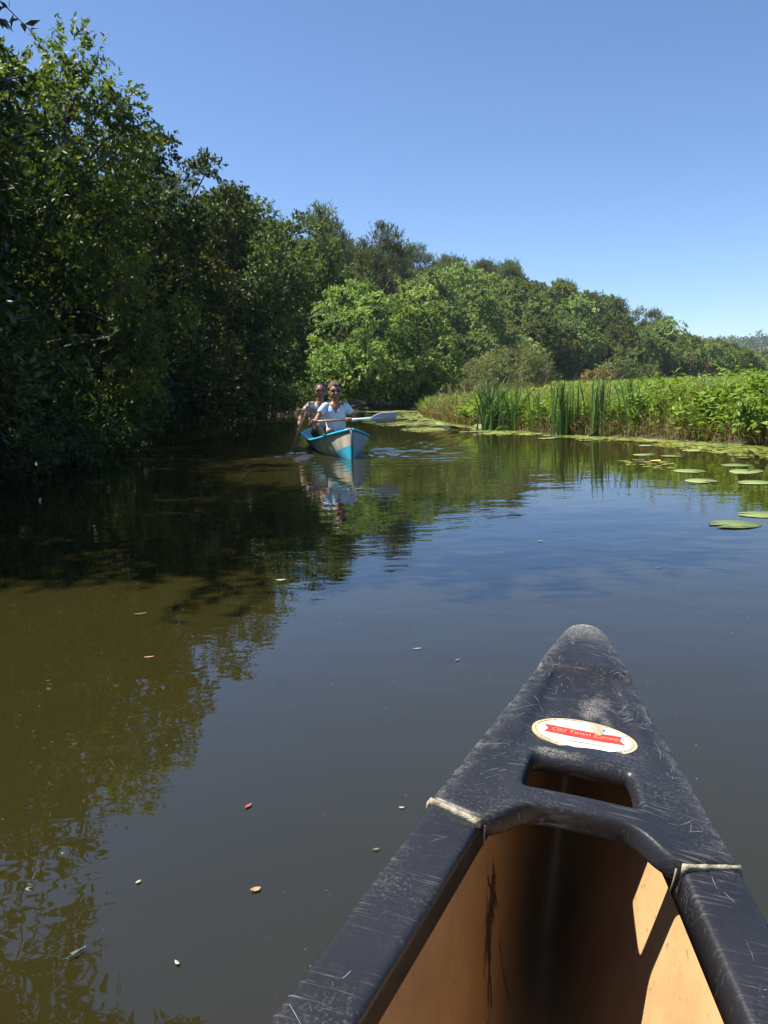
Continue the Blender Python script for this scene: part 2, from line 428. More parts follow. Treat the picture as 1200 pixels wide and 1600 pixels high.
# near tree: long leaves, hangs over the water beside us
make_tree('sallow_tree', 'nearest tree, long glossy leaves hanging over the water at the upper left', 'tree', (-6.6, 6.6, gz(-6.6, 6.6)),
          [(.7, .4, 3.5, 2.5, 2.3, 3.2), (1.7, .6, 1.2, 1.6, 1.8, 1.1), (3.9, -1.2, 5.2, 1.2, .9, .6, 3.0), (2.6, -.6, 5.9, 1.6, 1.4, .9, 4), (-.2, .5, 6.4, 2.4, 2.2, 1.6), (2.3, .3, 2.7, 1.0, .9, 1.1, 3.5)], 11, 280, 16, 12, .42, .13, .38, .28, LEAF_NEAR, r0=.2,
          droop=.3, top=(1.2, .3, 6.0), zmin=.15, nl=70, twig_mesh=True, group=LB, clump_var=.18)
make_tree('ash_tree', 'tall tree with yellow green sunlit top against the sky', 'tree', (-7.25, 13.8, gz(-7.25, 13.8)),
          [(1.3, 0, 3.6, 2.1, 2.2, 2.5), (2.15, .25, 5.1, 1.0, 1.2, 1.25, 9), (2.0, -.6, 1.6, 2.0, 2.0, 1.4), (0, 0, 4.5, 2.6, 2.4, 2.2)], 12, 135, 30, 12, .26, .105, .46, .30, LEAF_YEL, r0=.2, top=(1.8, 0, 5.2), zmin=.1, nl=60, group=LB)
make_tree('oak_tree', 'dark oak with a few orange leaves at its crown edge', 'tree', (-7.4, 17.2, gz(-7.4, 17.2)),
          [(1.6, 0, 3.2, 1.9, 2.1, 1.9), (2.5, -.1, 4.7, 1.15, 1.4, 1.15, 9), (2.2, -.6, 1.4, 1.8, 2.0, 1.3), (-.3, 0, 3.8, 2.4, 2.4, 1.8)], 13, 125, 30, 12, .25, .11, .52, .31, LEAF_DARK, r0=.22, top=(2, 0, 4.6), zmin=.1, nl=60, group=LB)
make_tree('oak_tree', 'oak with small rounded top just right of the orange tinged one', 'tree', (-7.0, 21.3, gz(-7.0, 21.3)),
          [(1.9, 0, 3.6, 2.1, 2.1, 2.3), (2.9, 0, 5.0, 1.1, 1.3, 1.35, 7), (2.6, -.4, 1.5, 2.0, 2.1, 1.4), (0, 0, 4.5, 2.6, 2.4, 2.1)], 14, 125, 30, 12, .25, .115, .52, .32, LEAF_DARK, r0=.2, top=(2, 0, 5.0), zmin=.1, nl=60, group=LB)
make_tree('alder_tree', 'broad sunlit alder at the end of the dark left bank', 'tree', (-6.4, 27.2, gz(-6.4, 27.2)),
          [(1.4, 0, 4.0, 2.5, 2.4, 2.7), (2.9, 0, 5.0, 1.5, 1.6, 1.6), (2.2, -.2, 1.7, 2.1, 2.1, 1.6), (-1, 1, 4.8, 2.8, 2.6, 2.4)], 15, 130, 30, 11, .27, .13, .55, .34, LEAF_BANK, r0=.2, top=(1.6, 0, 5.6), zmin=.1, nl=50, group=LB)
make_tree('alder_tree', 'alder rising behind the last trees of the left bank', 'tree', (-5.2, 36.5, gz(-5.2, 36.5)),
          [(1.2, 0, 4.4, 2.8, 2.6, 3.3), (1.6, 0, 6.6, 1.7, 1.8, 1.5), (2.4, -1.6, 2.0, 2.2, 2.2, 1.9)], 16, 110, 26, 10, .3, .16, .55, .38, LEAF_BANK, r0=.2, top=(1.2, 0, 6.2), zmin=.1, nl=40, group=LB)
make_tree('oak_tree', 'lower shaded oak between the nearest tree and the yellow topped one', 'tree', (-7.3, 10.1, gz(-7.3, 10.1)),
          [(1.5, 0, 2.8, 1.9, 1.9, 1.7), (1.6, -.2, 1.1, 1.8, 1.8, 1.0), (0, 0, 3.4, 2.2, 2.0, 1.6)], 18, 110, 26, 12, .26, .12, .5, .30, LEAF_DARK, r0=.18, top=(1.2, 0, 3.6), zmin=.1, nl=40, group=LB)
# second row behind, mostly hidden, added to stop light coming through the bank trees
back = make_tree('oak_tree', 'deep green oak added behind the bank trees to block light', 'tree', (-10.6, 10.5, gz(-10.6, 10.5)),
          [(0, 0, 3.6, 2.9, 2.9, 2.6), (0, 0, 1.4, 2.8, 2.8, 1.4), (.4, 0, 4.8, 2.0, 2.0, 1.6)], 17, 110, 24, 11, .3, .17, .55, .36, LEAF_DARK, r0=.22, zmin=.1, nl=40, group='light blocking trees behind the left bank')
for (x, y, rz, s) in ((-10.4, 15.6, 1.0, .9), (-10.6, 20.2, 2.2, .9), (-10.0, 25.4, 3.0, 1.0), (-10.6, 31.5, 4.0, 1.15), (-6.0, 42, 5.0, 1.1), (-11.2, 5.4, .5, 1.0), (-10, 39, .7, 1.25)):
    copy_tree(back, (x, y, gz(x, y)), rz, s)

# low dark shrubs under the trees at the water's edge
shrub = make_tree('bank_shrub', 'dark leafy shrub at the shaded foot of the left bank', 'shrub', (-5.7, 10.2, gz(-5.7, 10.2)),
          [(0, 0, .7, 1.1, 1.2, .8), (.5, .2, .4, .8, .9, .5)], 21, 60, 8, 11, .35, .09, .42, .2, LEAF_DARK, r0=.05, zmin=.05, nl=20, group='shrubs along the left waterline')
for (x, y, rz, s) in ((-5.0, 8.2, 2, 1.0), (-4.95, 9.7, .3, .9), (-5.05, 11.3, 1, 1.0), (-5.3, 12.6, 5.5, .95), (-5.5, 13.7, 2.4, .95), (-5.75, 15.3, .9, 1.0), (-5.9, 17.0, 4, 1.0), (-6.0, 18.8, 1.5, 1.0), (-6.05, 20.6, 5, .95), (-6.0, 22.4, .4, 1.0), (-5.95, 24.2, 2.8, 1.0), (-5.5, 26.0, 3.6, .9), (-5.0, 27.5, 3.1, 1.0), (-4.3, 29.2, 4.4, .9), (-3.0, 30.7, 1.9, .8)):
    copy_tree(shrub, (x, y, gz(x, y)), rz, s)

# middle clump across the bend
make_tree('goat_willow', 'large rounded sunlit willow with olive top behind the canoeists', 'tree', (-.4, 32.0, gz(-.4, 32)),
          [(-.2, 0, 2.6, 2.0, 1.9, 2.3), (-.9, -.5, 1.3, 1.5, 1.5, 1.1), (.5, -.4, 1.5, 1.6, 1.5, 1.3)], 31, 115, 26, 11, .20, .11, .5, .24, LEAF_MID, r0=.12, zmin=.05, nl=40)
make_tree('alder_tree', 'bright leafy alder bush at the water, right of the large willow', 'tree', (1.5, 32.4, gz(1.5, 32.4)),
          [(.1, -.3, 2.3, 1.5, 1.5, 1.9), (.5, -.5, 1.1, 1.3, 1.3, .9), (-.8, -1.0, 1.1, 1.2, 1.2, .9)], 32, 85, 26, 11, .20, .12, .55, .23, LEAF_MID, r0=.1, zmin=.05, nl=40)
make_tree('willow_bush', 'domed grey olive willow bush standing alone in the marsh', 'bush', (6.6, 42.5, gz(6.6, 42.5)),
          [(.6, 0, 1.1, 1.6, 1.5, 1.35), (-1.3, -.2, .6, 1.5, 1.2, .95), (1.5, .1, .7, 1.0, 1.1, .8)], 33, 240, 10, 12, .34, .13, .26, .15, LEAF_WILLOW, r0=.06, zmin=.0, nl=25, droop=-.1)
make_tree('willow_bush', 'low grey willow bush beside the bright alder', 'bush', (3.9, 37.5, gz(3.9, 37.5)),
          [(0, 0, .7, 1.1, 1.1, .8), (-.7, 0, .5, .8, .8, .6)], 34, 60, 9, 12, .3, .10, .24, .16, LEAF_WILLOW, r0=.05, zmin=.0, nl=16, droop=-.1)
make_tree('green_bush', 'rounded green bush at the foot of the wooded hill', 'bush', (21.4, 70, gz(21.4, 70)),
          [(0, 0, 1.5, 1.9, 1.8, 1.5), (-1.3, 0, .8, 1.2, 1.2, .9), (1.4, 0, .9, 1.2, 1.2, .9)], 35, 70, 9, 11, .4, .17, .5, .24, LEAF_HILL, r0=.08, zmin=.0, nl=16)
make_tree('yellow_bush', 'small yellowing bush in the far marsh', 'bush', (16.1, 60, gz(16.1, 60)),
          [(0, 0, .6, 1.0, .9, .65)], 36, 40, 8, 10, .28, .14, .5, .18, leaf_mat('yellow_leaf', (.14, .11, .03), (.22, .17, .05), (.32, .24, .08), transl=.2), r0=.05, zmin=.0, nl=12)

# pines on the slope: bare stems, flat clumps of needles
def make_pine(name, label, loc, h, seed, spread, group, nclump=26, sc=1.0):
    rng = np.random.RandomState(seed)
    CC = []
    for i in range(nclump):
        f = rng.uniform(0, 1)**.8; z = h*(.55+.43*f); r = spread*(1-.65*f**2)*rng.uniform(.25, 1.0); a = rng.uniform(0, 6.283)
        CC.append([r*math.cos(a), r*math.sin(a), z, math.cos(a)*.5, math.sin(a)*.5, .8])
    CC = np.array(CC)
    part, _, _, _ = crown_parts(rng, CC, 22, 9, .5, .34, .2, .42, -.35, .5, .2)
    t = empty(name, loc); tag(t, label, 'tree', group)
    mb = woody(rng, CC, (rng.normal()*.25, rng.normal()*.25, h*.93), h*.022, low=.5)
    ob('trunk', mb.mesh('trunk'), BARK_PINE, t); ob('crown', leaves('crown', [part]), NEEDLE, t)
    return t

HG = 'pines along the hill crest'
def put_on(x, y): return (x, y, gz(x, y)-.1)

def pine_to(x, y, top, label, seed, spread, nclump=26):
    g = gz(x, y)-.1
    return make_pine('pine_tree', label, (x, y, g), top-g, seed, spread, HG, nclump)
p1 = pine_to(-3.5, 55, 12.4, 'slender dark pine above the left bank trees', 41, 2.0)
p2 = pine_to(.1, 60, 11.9, 'spreading dark pine with forked crown above the large willow', 42, 2.6, 36)
p3 = pine_to(40.2, 120, 10.0, 'lone bushy pine at the low end of the hill crest', 43, 1.6, 24)
p4 = pine_to(37.2, 118, 10.2, 'thin flat topped pine with bare stem on the hill crest', 44, 1.9, 9)
# deciduous trees of the hillside: four shapes, copied
HT = 'trees of the wooded hillside'
def hill_tree(seed, env, n, loc, label):
    return make_tree('hillside_tree', label, 'tree', loc, env, seed, n, 12, 9, .32, .30, .6, .42, LEAF_HILL, r0=.16, zmin=.4, nl=14, group=HT, clump_var=.26)
envs = [[(0, 0, 3.6, 2.3, 2.3, 2.4), (.4, 0, 1.8, 2.0, 2.0, 1.5)], [(0, 0, 4.2, 2.0, 2.0, 2.7), (0, .2, 2.0, 1.9, 1.9, 1.6)],
        [(-.8, 0, 3.4, 1.8, 1.9, 2.0), (1.0, .2, 4.0, 1.8, 1.8, 2.0), (0, 0, 1.7, 2.1, 2.0, 1.4)], [(0, 0, 2.8, 2.6, 2.5, 2.2), (.3, 0, 1.4, 2.3, 2.3, 1.2)]]
HL = ['round crowned tree in the dense wood covering the hillside', 'tall narrow crowned tree in the dense wood covering the hillside', 'twin crowned tree in the dense wood covering the hillside', 'low spreading tree in the dense wood covering the hillside']
rng = np.random.RandomState(77)
spots = []
for tries in range(20000):
    if len(spots) >= 230: break
    y = rng.uniform(40, 134); x = rng.uniform(-16, 62)
    if abs(x) > .52*y+2 and x > 0: continue
    if x < -.33*y: continue
    foot = np.interp(x, [-60, -8, 0, 6, 20, 50], [14, 30, 46, 56, 77, 96]); crest = np.interp(x, [-60, -8, 0, 10, 50], [60, 80, 92, 104, 128])
    if y < foot+1 or y > crest+3: continue
    if any((x-a)**2+(y-b)**2 < (2.2 if y < 100 else 2.5)**2 for a, b in spots): continue
    if any((x-a)**2+(y-b)**2 < 9 for a, b in ((21.4, 70), (-3.5, 55), (.1, 60), (-5.2, 36.5))): continue
    if x/y > .30 and y > crest-8: continue
    spots.append((x, y))
protos = []; PN = [0]
pine_proto = None
for i, (x, y) in enumerate(spots):
    crest = np.interp(x, [-60, -8, 0, 10, 50], [60, 80, 92, 104, 128])
    up = (y-crest)/30
    if rng.uniform() < .45 and up > -.45 and x/y < .31:
        h = rng.uniform(5.0, 6.8)
        if pine_proto is None:
            pine_proto = make_pine('pine_tree', 'dark pine among others on the crest of the wooded hill', (x, y, gz(x, y)-.1), 7.0, 45, 2.2, HG, 30)
        else:
            copy_tree(pine_proto, (x, y, gz(x, y)-.1), rng.uniform(0, 6.28), h/7.0*rng.uniform(.95, 1.08), szf=1.12)
        continue
    k = rng.randint(4)
    if len(protos) < 4:
        k = len(protos); protos.append(hill_tree(50+k, envs[k], 80, (x, y, gz(x, y)-.1), HL[k])); protos[-1].scale = (.7, .7, .7)
    else:
        s = rng.uniform(.64, 1.02)*float(np.interp(x/y, [.26, .34, .42, .5], [1, .9, .66, .55]))
        if y-np.interp(x, [-60, -8, 0, 6, 20, 50], [14, 30, 44, 52, 74, 92]) < 10: s *= .85
        copy_tree(protos[k], (x, y, gz(x, y)-.1), rng.uniform(0, 6.28), s, szf=rng.uniform(.9, 1.1))
# far wooded ridge: too far to tell trees apart
n = 5200
fx = rng.uniform(140, 520, n); fy = rng.uniform(380, 640, n); fz = ground_z(fx, fy)
k = 16
C = np.repeat(np.stack([fx, fy, fz+2.2], 1), k, 0)+rng.normal(size=(n*k, 3))*np.array([2.0, 2.0, 1.7])
m_ = len(C)
far = ob('far_wood', leaves('far_wood', [(C, rng.normal(size=(m_, 3)), rng.normal(size=(m_, 3))*.6+np.array([0, -.2, .7]), rng.uniform(1.2, 2.4, m_), rng.uniform(.9, 1.7, m_), .5+np.repeat(rng.normal(0, .2, n), k)+rng.normal(0, .12, m_))]), LEAF_FAR)
tag(far, 'distant blue green wood on the ridge at the right horizon', 'wood', kind='stuff')
for i, (x, y, lab) in enumerate(((280, 600, 'tallest umbrella pine on the far ridge'), (293, 600, 'small umbrella pine on the far ridge, beside the tallest'), (262, 604, 'lone small umbrella pine on the far ridge, apart from the pair'))):
    c = copy_tree(p4, (x, y, gz(x, y)), i*2.0, (1.5, 1.15, 1.1)[i], lab, 'umbrella pines on the far ridge')

# ------------------------------------------------------------------ marsh on the right
rng = np.random.RandomState(5)
def bank_pts(n, d0, d1, ymin, ymax, xmax=60, power=1.0, hd=None):
    """points on the marsh with distance d0..d1 from the water"""
    out = []; tot = 0
    while tot < n:
        y = rng.uniform(ymin, ymax, n*3); x = rng.uniform(.5, xmax, n*3)
        sd = river_sd(np.stack([x, y], 1)); ok = (sd > d0) & (sd < d1) & (x < .56*y+1.2) & ~((y > 30.3) & (x < 9))
        if power != 1: ok &= rng.uniform(size=n*3) < (1-(sd-d0)/(d1-d0))**power
        p = np.stack([x, y], 1)[ok]; out.append(p); tot += len(p)
    return np.concatenate(out)[:n]

def herb_height(P):
    return np.interp(P[:, 1]-.35*P[:, 0], [5, 9, 12, 20, 40], [.80, .72, .52, .38, .32])*(1+.34*vnoise(P[:, 0], P[:, 1], 1.5, 8)+.30*vnoise(P[:, 0], P[:, 1], 4.5, 2))*np.where(rng.uniform(size=len(P)) < .08, 1.35, 1.0)

def herbs(P, per, lf, hs=1.0, asp=.36, lo=.25):
    P = P[(vnoise(P[:, 0], P[:, 1], 3.4, 21)+.5*vnoise(P[:, 0], P[:, 1], 8, 22)+rng.normal(0, .25, len(P))) > -.22]
    n = len(P); h = herb_height(P)*hs*rng.uniform(.75, 1.15, n); z0 = ground_z(P[:, 0], P[:, 1])
    sd = river_sd(P); P = P.copy()
    lean = rng.normal(size=(n, 2))*.12
    t = rng.uniform(lo, 1, (n, per))
    X = P[:, None, 0]+lean[:, None, 0]*t; Y = P[:, None, 1]+lean[:, None, 1]*t; Z = z0[:, None]+h[:, None]*t
    C = np.stack([X, Y, Z], -1).reshape(-1, 3); m = len(C)
    a = rng.uniform(0, 6.283, m)
    A = np.stack([np.cos(a), np.sin(a), rng.normal(.15, .4, m)], 1)
    N = rng.normal(size=(m, 3))*.35+np.array([0, 0, 1.0])
    ln = lf*rng.uniform(.6, 1.3, m)*np.repeat(1+.75*np.clip(vnoise(P[:, 0], P[:, 1], 2.3, 31)*2, -.5, 1), per); ti = .42+.42*np.repeat(vnoise(P[:, 0], P[:, 1], 1.1, 12), per)+rng.normal(0, .18, m)
    return C, A, N, ln, ln*asp*rng.uniform(.8, 1.2, m), ti

def blades(P, hmin, hmax, w, lean=.25, seg=2, zoff=0.0, tint=.5, out=None):
    """bent grass blades as pairs of narrow leaves"""
    n = len(P); z0 = ground_z(P[:, 0], P[:, 1])+zoff; h = rng.uniform(hmin, hmax, n)
    a = rng.uniform(0, 6.283, n); d = np.stack([np.cos(a), np.sin(a)], 1)*rng.uniform(.2, 1, n)[:, None]*lean
    if out is not None: d = d+out
    C = np.stack([P[:, 0], P[:, 1], z0], 1)
    A1 = np.stack([d[:, 0]*.4, d[:, 1]*.4, np.ones(n)], 1); A2 = np.stack([d[:, 0]*2.2, d[:, 1]*2.2, .75*np.ones(n)], 1)
    C2 = C+unit(A1)*(h*.5)[:, None]
    N = rng.normal(size=(n, 3))
    ti = tint+rng.normal(0, .2, n)
    return [(C, A1, N, h*.66, np.full(n, w), ti), (C2, A2, N, h*.55, np.full(n, w*.8), ti)]

herb = ob('marsh_herbs', leaves('marsh_herbs', [herbs(bank_pts(4200, .04, 1.5, 9.5, 19, 12), 22, .08, lo=.05), herbs(bank_pts(5200, 1.2, 9, 9.5, 26, 24, 1.5), 14, .10, 1.08, lo=.45), herbs(bank_pts(5000, 4, 30, 14, 60, 40), 7, .17, 1.05, .4, .6)]), HERB)
tag(herb, 'dense bright green herbs covering the marsh on the right bank', 'plants', kind='stuff')
Pm = bank_pts(10000, -.08, 5, 17, 29, 8)
gr = ob('marsh_grass', leaves('marsh_grass', blades(Pm, .25, .55, .016, .5)+blades(bank_pts(6000, -.05, 4, 9.5, 18, 10), .35, .90, .014, .6)+blades(bank_pts(5000, 6, 40, 25, 70, 40), .35, .6, .05, .5)), GRASS)
tag(gr, 'pale green grass along the marsh edge and beyond', 'grass', kind='stuff')
Pd = bank_pts(5600, -.14, .6, 9.5, 24, 9)
dr = ob('dry_stalks', leaves('dry_stalks', blades(Pd, .12, .50, .012, 1.5, tint=.42, zoff=.03)+blades(bank_pts(1900, .05, 2.5, 9.5, 22, 10), .45, .95, .010, .5, tint=.55)), DRY)
tag(dr, 'brown dead stalks tangled along the foot of the marsh bank', 'dead grass', kind='stuff')

# reed clumps, one blade one part
def reed_clump(label, x, y, h, nb, spread, seed, tint=.45):
    r = random.Random(seed); t = empty('reed_clump', (x, y, gz(x, y)-.05)); tag(t, label, 'reeds', 'reed clumps at the marsh edge')
    for i in range(nb):
        a = r.uniform(0, 6.283); ln = h*r.uniform(.7, 1.08); lean = spread*r.uniform(.1, 1)*(1 if r.random() < .8 else 1.7)
        bx, by = r.gauss(0, .10), r.gauss(0, .08); w = r.uniform(.024, .044); V = []; k = 6
        fa = r.uniform(0, 6.283); sx, sy = math.cos(fa), math.sin(fa)
        for j in range(k):
            q = j/(k-1); off = lean*(q**1.9)*ln; zz = ln*q*(1-.28*min(lean, 1)*q**2)
            ww = w*(1-.25*q) if j < k-1 else .002
            px, py = bx+math.cos(a)*off, by+math.sin(a)*off
            V += [(px-sx*ww/2, py-sy*ww/2, zz), (px+sx*ww/2+.0, py+sy*ww/2, zz)]
        F = [(2*j, 2*j+1, 2*j+3, 2*j+2) for j in range(k-1)]
        ob('blade', mesh_np('blade', V, F, True, {'tint': [min(1, max(0, tint+r.gauss(0, .15)))]*len(F)}), REED, t)
    return t
reed_clump('fan of tall dark reeds, the largest clump, nearest the green grass mound', 2.2, 16.3, 1.30, 60, .5, 1)
reed_clump('second reed clump beside the large fan, thinner and upright', 2.62, 15.9, 1.12, 28, .35, 2, .5)
reed_clump('short reed clump among the dry stalks', 3.0, 15.0, .95, 16, .3, 3, .5)
reed_clump('tight upright dark reed clump at the water edge', 3.25, 14.2, 1.15, 40, .16, 4)
reed_clump('pale upright reeds right of the dark tight clump', 3.75, 13.75, 1.05, 28, .18, 5, .62)
reed_clump('last reed clump before the leafy bank', 4.15, 13.3, .95, 18, .2, 6, .5)
# a few tall dead stems that stand above the herbs
for i, (x, y, h, lab) in enumerate(((4.6, 13.9, 1.05, 'short bent seed stalk behind the last reed clump'), (3.3, 15.4, 1.0, 'thin dead stalk between the two middle reed clumps'), (5.0, 12.6, 1.1, 'brown seed stalk above the dry tangle at the bank'), (5.6, 14.2, 1.25, 'pale feathery seed stalk standing above the marsh herbs'), (2.75, 16.6, 1.05, 'bent dead stalk arching over the reed fan'), (6.4, 13.0, 1.15, 'thin leaning seed stalk at the right side of the marsh'))):
    t = empty('seed_stalk', (x, y, gz(x, y))); tag(t, lab, 'stalk', 'dead stalks above the marsh')
    MB().tube([(0, 0, 0), (.02, 0, h*.5), (.10*(-1)**i, .02, h*.85), (.24*(-1)**i, .03, h*(.97 if i == 1 else 1.05))], [.006, .005, .004, .002], 5).build('stem', DRY, t)
    rs = np.random.RandomState(90+i); q = 60
    C = np.array([.12*(-1)**i, .02, h*.9])+rs.normal(size=(q, 3))*np.array([.03, .03, .09]); 
    ob('seed_head', leaves('seed_head', [(C, rs.normal(size=(q, 3))+np.array([0, 0, .8]), rs.normal(size=(q, 3)), rs.uniform(.03, .06, q), np.full(q, .009), rs.uniform(.4, .9, q))]), DRY, t)['kind'] = 'stuff'
make_tree('leafy_bush', 'vivid green leafy bush at the water edge on the far right', 'bush', (5.42, 11.15, gz(5.42, 11.15)),
          [(0, 0, .32, .42, .45, .36), (.35, .25, .45, .45, .4, .4)], 61, 60, 6, 10, .16, .085, .6, .09, HERB, r0=.02, zmin=.02, nl=14, droop=.2)

# ------------------------------------------------------------------ lily pads and floating bits
def pad_mesh(seed, curl=0.0):
    r = random.Random(seed); k = 18; top = []; bot = []
    for j in range(k):
        a = R(14)+(2*math.pi-R(28))*j/(k-1); q = 1+.035*math.sin(3*a+seed)+r.uniform(-.02, .02)
        x, y = math.cos(a)*q, math.sin(a)*q*.9
        z = .012*math.sin(2*a+seed)+r.uniform(0, .02)+curl*max(0, -y)**2
        top.append((x, y, z)); bot.append((x, y, z-.014))
    V = [(.03, 0, .0)]+top+[(.03, 0, -.014)]+bot; n = k+1
    F = [(0, 1+j, 2+j) for j in range(k-1)]+[(n, n+2+j, n+1+j) for j in range(k-1)]
    S = []
    ring = list(range(0, n))
    for j in range(n):
        a, b_ = ring[j], ring[(j+1) % n]; S += [(a, n+a, n+b_), (a, n+b_, b_)]
    F = F+S
    return mesh_np('lily_pad', V, F, False, {'tint': [min(1, max(0, .45+r.gauss(0, .2)))]*len(F)})
PADS = [pad_mesh(i) for i in range(7)]+[pad_mesh(20+i, .55) for i in range(3)]
def pad(x, y, size, label, seed, group='lily pads', z=.005, tilt=0, mesh=None):
    r = random.Random(seed*7+3)
    o = ob('lily_pad', mesh or PADS[seed % 7], PADM); o.location = (x, y, z); o.scale = (size*.92, size*.92, size*.6); o.rotation_euler = (tilt, r.uniform(-.03, .03), r.uniform(0, 6.28))
    tag(o, label, 'lily pad', group)
near = [(2.33, 5.24, .185, 'nearest large round lily pad on open water at the right edge'), (2.66, 5.58, .16, 'yellowish lily pad just behind the nearest large one'),
        (3.0, 7.48, .17, 'lily pad lying in front of the rear pair at the right'), (3.2, 8.28, .18, 'leftmost lily pad of the second group from the right edge'), (3.7, 8.1, .19, 'wide lily pad in the middle of the second group'),
        (3.4, 7.25, .17, 'lily pad cut by the right edge beside the second group'), (3.85, 8.68, .17, 'small lily pad behind the second group near the weed mat'), (3.6, 9.9, .15, 'lily pad nearest the yellow floating leaf'), (3.35, 10.2, .16, 'lily pad between yellow leaf and the bank')]
for i, (x, y, s, lab) in enumerate(near): pad(x, y, s, lab, i)
rng = np.random.RandomState(15)
cnt = 0
while cnt < 165:
    y = rng.uniform(8.4, 28.5); x = rng.uniform(.0, 5)
    sd = -river_sd(np.array([[x, y]]))[0]
    lim = np.interp(y, [8, 11, 14, 18, 22, 28], [2.0, 1.5, 1.2, 1.5, 2.2, 2.4])
    if sd < .05 or sd > lim*rng.uniform(.3, 1.0): continue
    if y < 10 and x < 3.5: continue
    s = rng.uniform(.08, .17)*(1.1 if y > 15 else 1)
    up = rng.uniform() < .12
    pad(x, y, s, 'small curled lily pad raised above the mat along the marsh edge' if up else 'small lily pad in the floating mat along the marsh edge', 100+cnt, 'lily pads in the mat along the bank', .011 if not up else .04, rng.uniform(-.7, .7) if up else 0, PADS[7+cnt % 3] if up else None)
    cnt += 1
# duckweed: thousands of tiny discs
n = 15000
y = rng.uniform(8.3, 31, n*8); x = rng.uniform(-3.0, 5.6, n*8); sd = -river_sd(np.stack([x, y], 1))
lim = np.interp(y, [8, 11, 14, 18, 22, 28], [1.9, 1.25, .9, 1.1, 1.8, 2.2])
ok = (sd > -.05) & (sd < lim*rng.uniform(0, 1, n*8)**.6*np.clip(1+1.5*vnoise(x, y, 3, 6), .1, 2)) & ((x > -.5) | (y > 29.8)) & ((y < 29.6) | (x > -2.5))
x, y = x[ok][:n], y[ok][:n]; n = len(x)
k = 6; a = np.arange(k)*2*math.pi/k
sz = rng.uniform(.015, .05, n)*np.interp(y, [8, 28], [.8, 1.6])
V = np.stack([x[:, None]+np.cos(a)*sz[:, None], y[:, None]+np.sin(a)*sz[:, None]*rng.uniform(.6, 1, n)[:, None], .004+rng.uniform(0, .003, (n, k))], -1).reshape(-1, 3)
kk = np.arange(n)*k
F = np.concatenate([np.stack([kk, kk+1, kk+2, kk+3], 1), np.stack([kk, kk+3, kk+4, kk+5], 1)])
ti = rng.normal(.5, .2, n)
dw = ob('duckweed_mat', mesh_np('duckweed_mat', V, F, False, {'tint': np.clip(np.concatenate([ti, ti]), 0, 1)}), WEED)
tag(dw, 'yellow green floating weed between the lily pads along the bank', 'duckweed', kind='stuff')

def float_leaf(name, label, x, y, ln, wd, rz, col, cat='leaf', curl=.25, lobes=0):
    k = 9; V = []; F = []
    for j in range(k):
        q = j/(k-1); w = wd*math.sin(math.pi*min(max(q, .02), .985))**.8*(1+(.25*math.sin(q*20) if lobes else 0))
        zz = .003+curl*ln*(q-.5)**2
        V += [(ln*(q-.5), -w/2, zz+wd*.12), (ln*(q-.5), 0, zz), (ln*(q-.5), w/2, zz+wd*.16)]
    for j in range(k-1):
        for i in (0, 1): F.append((3*j+i, 3*j+i+3, 3*j+i+4, 3*j+i+1))
    o = ob(name, mesh_np(name, V, F, True), simple(name+'_'+cat, col, tuple(min(1, c*1.5) for c in col), .6, 40)); o.location = (x, y, .002); o.rotation_euler = (0, 0, rz); o.scale = (.68, .68, .4)
    md = o.modifiers.new('thickness', 'SOLIDIFY'); md.thickness = .0012
    return tag(o, label, cat, 'leaves floating on the water')
float_leaf('fallen_leaf', 'pale brown curled leaf floating left of the canoe rim', -.282, 1.472, .030, .019, .3, (.26, .16, .09), lobes=1, curl=.6)
float_leaf('fallen_leaf', 'small red leaf floating beside the canoe bow', -.35, 1.80, .034, .014, 1.0, (.20, .045, .04))
float_leaf('fallen_leaf', 'cream leaf floating at the edge of the dark tree reflection', -.55, 4.08, .075, .035, .1, (.34, .30, .18))
float_leaf('fallen_leaf', 'narrow tan leaf floating in the brown water', -.91, 2.92, .055, .014, .2, (.26, .17, .10))
float_leaf('fallen_leaf', 'dark leaf floating in the shade line on the left', -1.12, 3.52, .085, .03, .3, (.06, .05, .03))
float_leaf('fallen_leaf', 'yellow leaf floating among the rear lily pads', 3.21, 9.36, .2, .15, .3, (.55, .36, .06), lobes=1)
float_leaf('petal', 'white petal floating ahead of the bow on blue water', .97, 4.89, .05, .03, .3, (.42, .42, .40), 'petal')
float_leaf('petal', 'pale petal floating near the right edge ahead of the bow', 1.43, 4.09, .05, .016, .1, (.26, .28, .30), 'petal')
float_leaf('petal', 'small grey petal floating left of the bow tip', .11, 2.92, .045, .012, .2, (.20, .19, .20), 'petal')
float_leaf('petal', 'dark speckled petal floating close by the bow tip', .25, 2.78, .03, .014, .6, (.10, .10, .12), 'petal')
float_leaf('husk', 'dark green seed husk floating beside the canoe rim', -.04, 1.60, .02, .010, .1, (.08, .10, .05), 'husk')
float_leaf('husk', 'pale curled husk floating near the bow flank', .02, 1.77, .02, .008, -.2, (.26, .25, .22), 'husk')
float_leaf('husk', 'cream curled husk at the lower left of the water', -.39, 1.27, .018, .008, -.8, (.34, .31, .24), 'husk', .9)
float_leaf('husk', 'faint buff husk above the cream one at the lower left', -.53, 1.51, .018, .010, .9, (.25, .22, .13), 'husk')
df = empty('damselfly', (-.58, 1.30, .003), .9); df.scale = (.75, .75, .75); tag(df, 'slender blue damselfly resting on the water at lower left', 'insect')
DB = simple('damselfly_blue', (.03, .14, .22), (.07, .22, .30), .35, 60)
MB().tube([(-.022+.004*i, 0, .0035) for i in range(10)], [.0010]*10, 6, round_ends=True).build('abdomen', DB, df)
MB().ell((.018, 0, .004), (.005, .0022, .0022), 8, 6).build('thorax', DB, df)
MB().ell((.025, 0, .004), (.0022, .0030, .0020), 8, 6).build('head', DB, df)
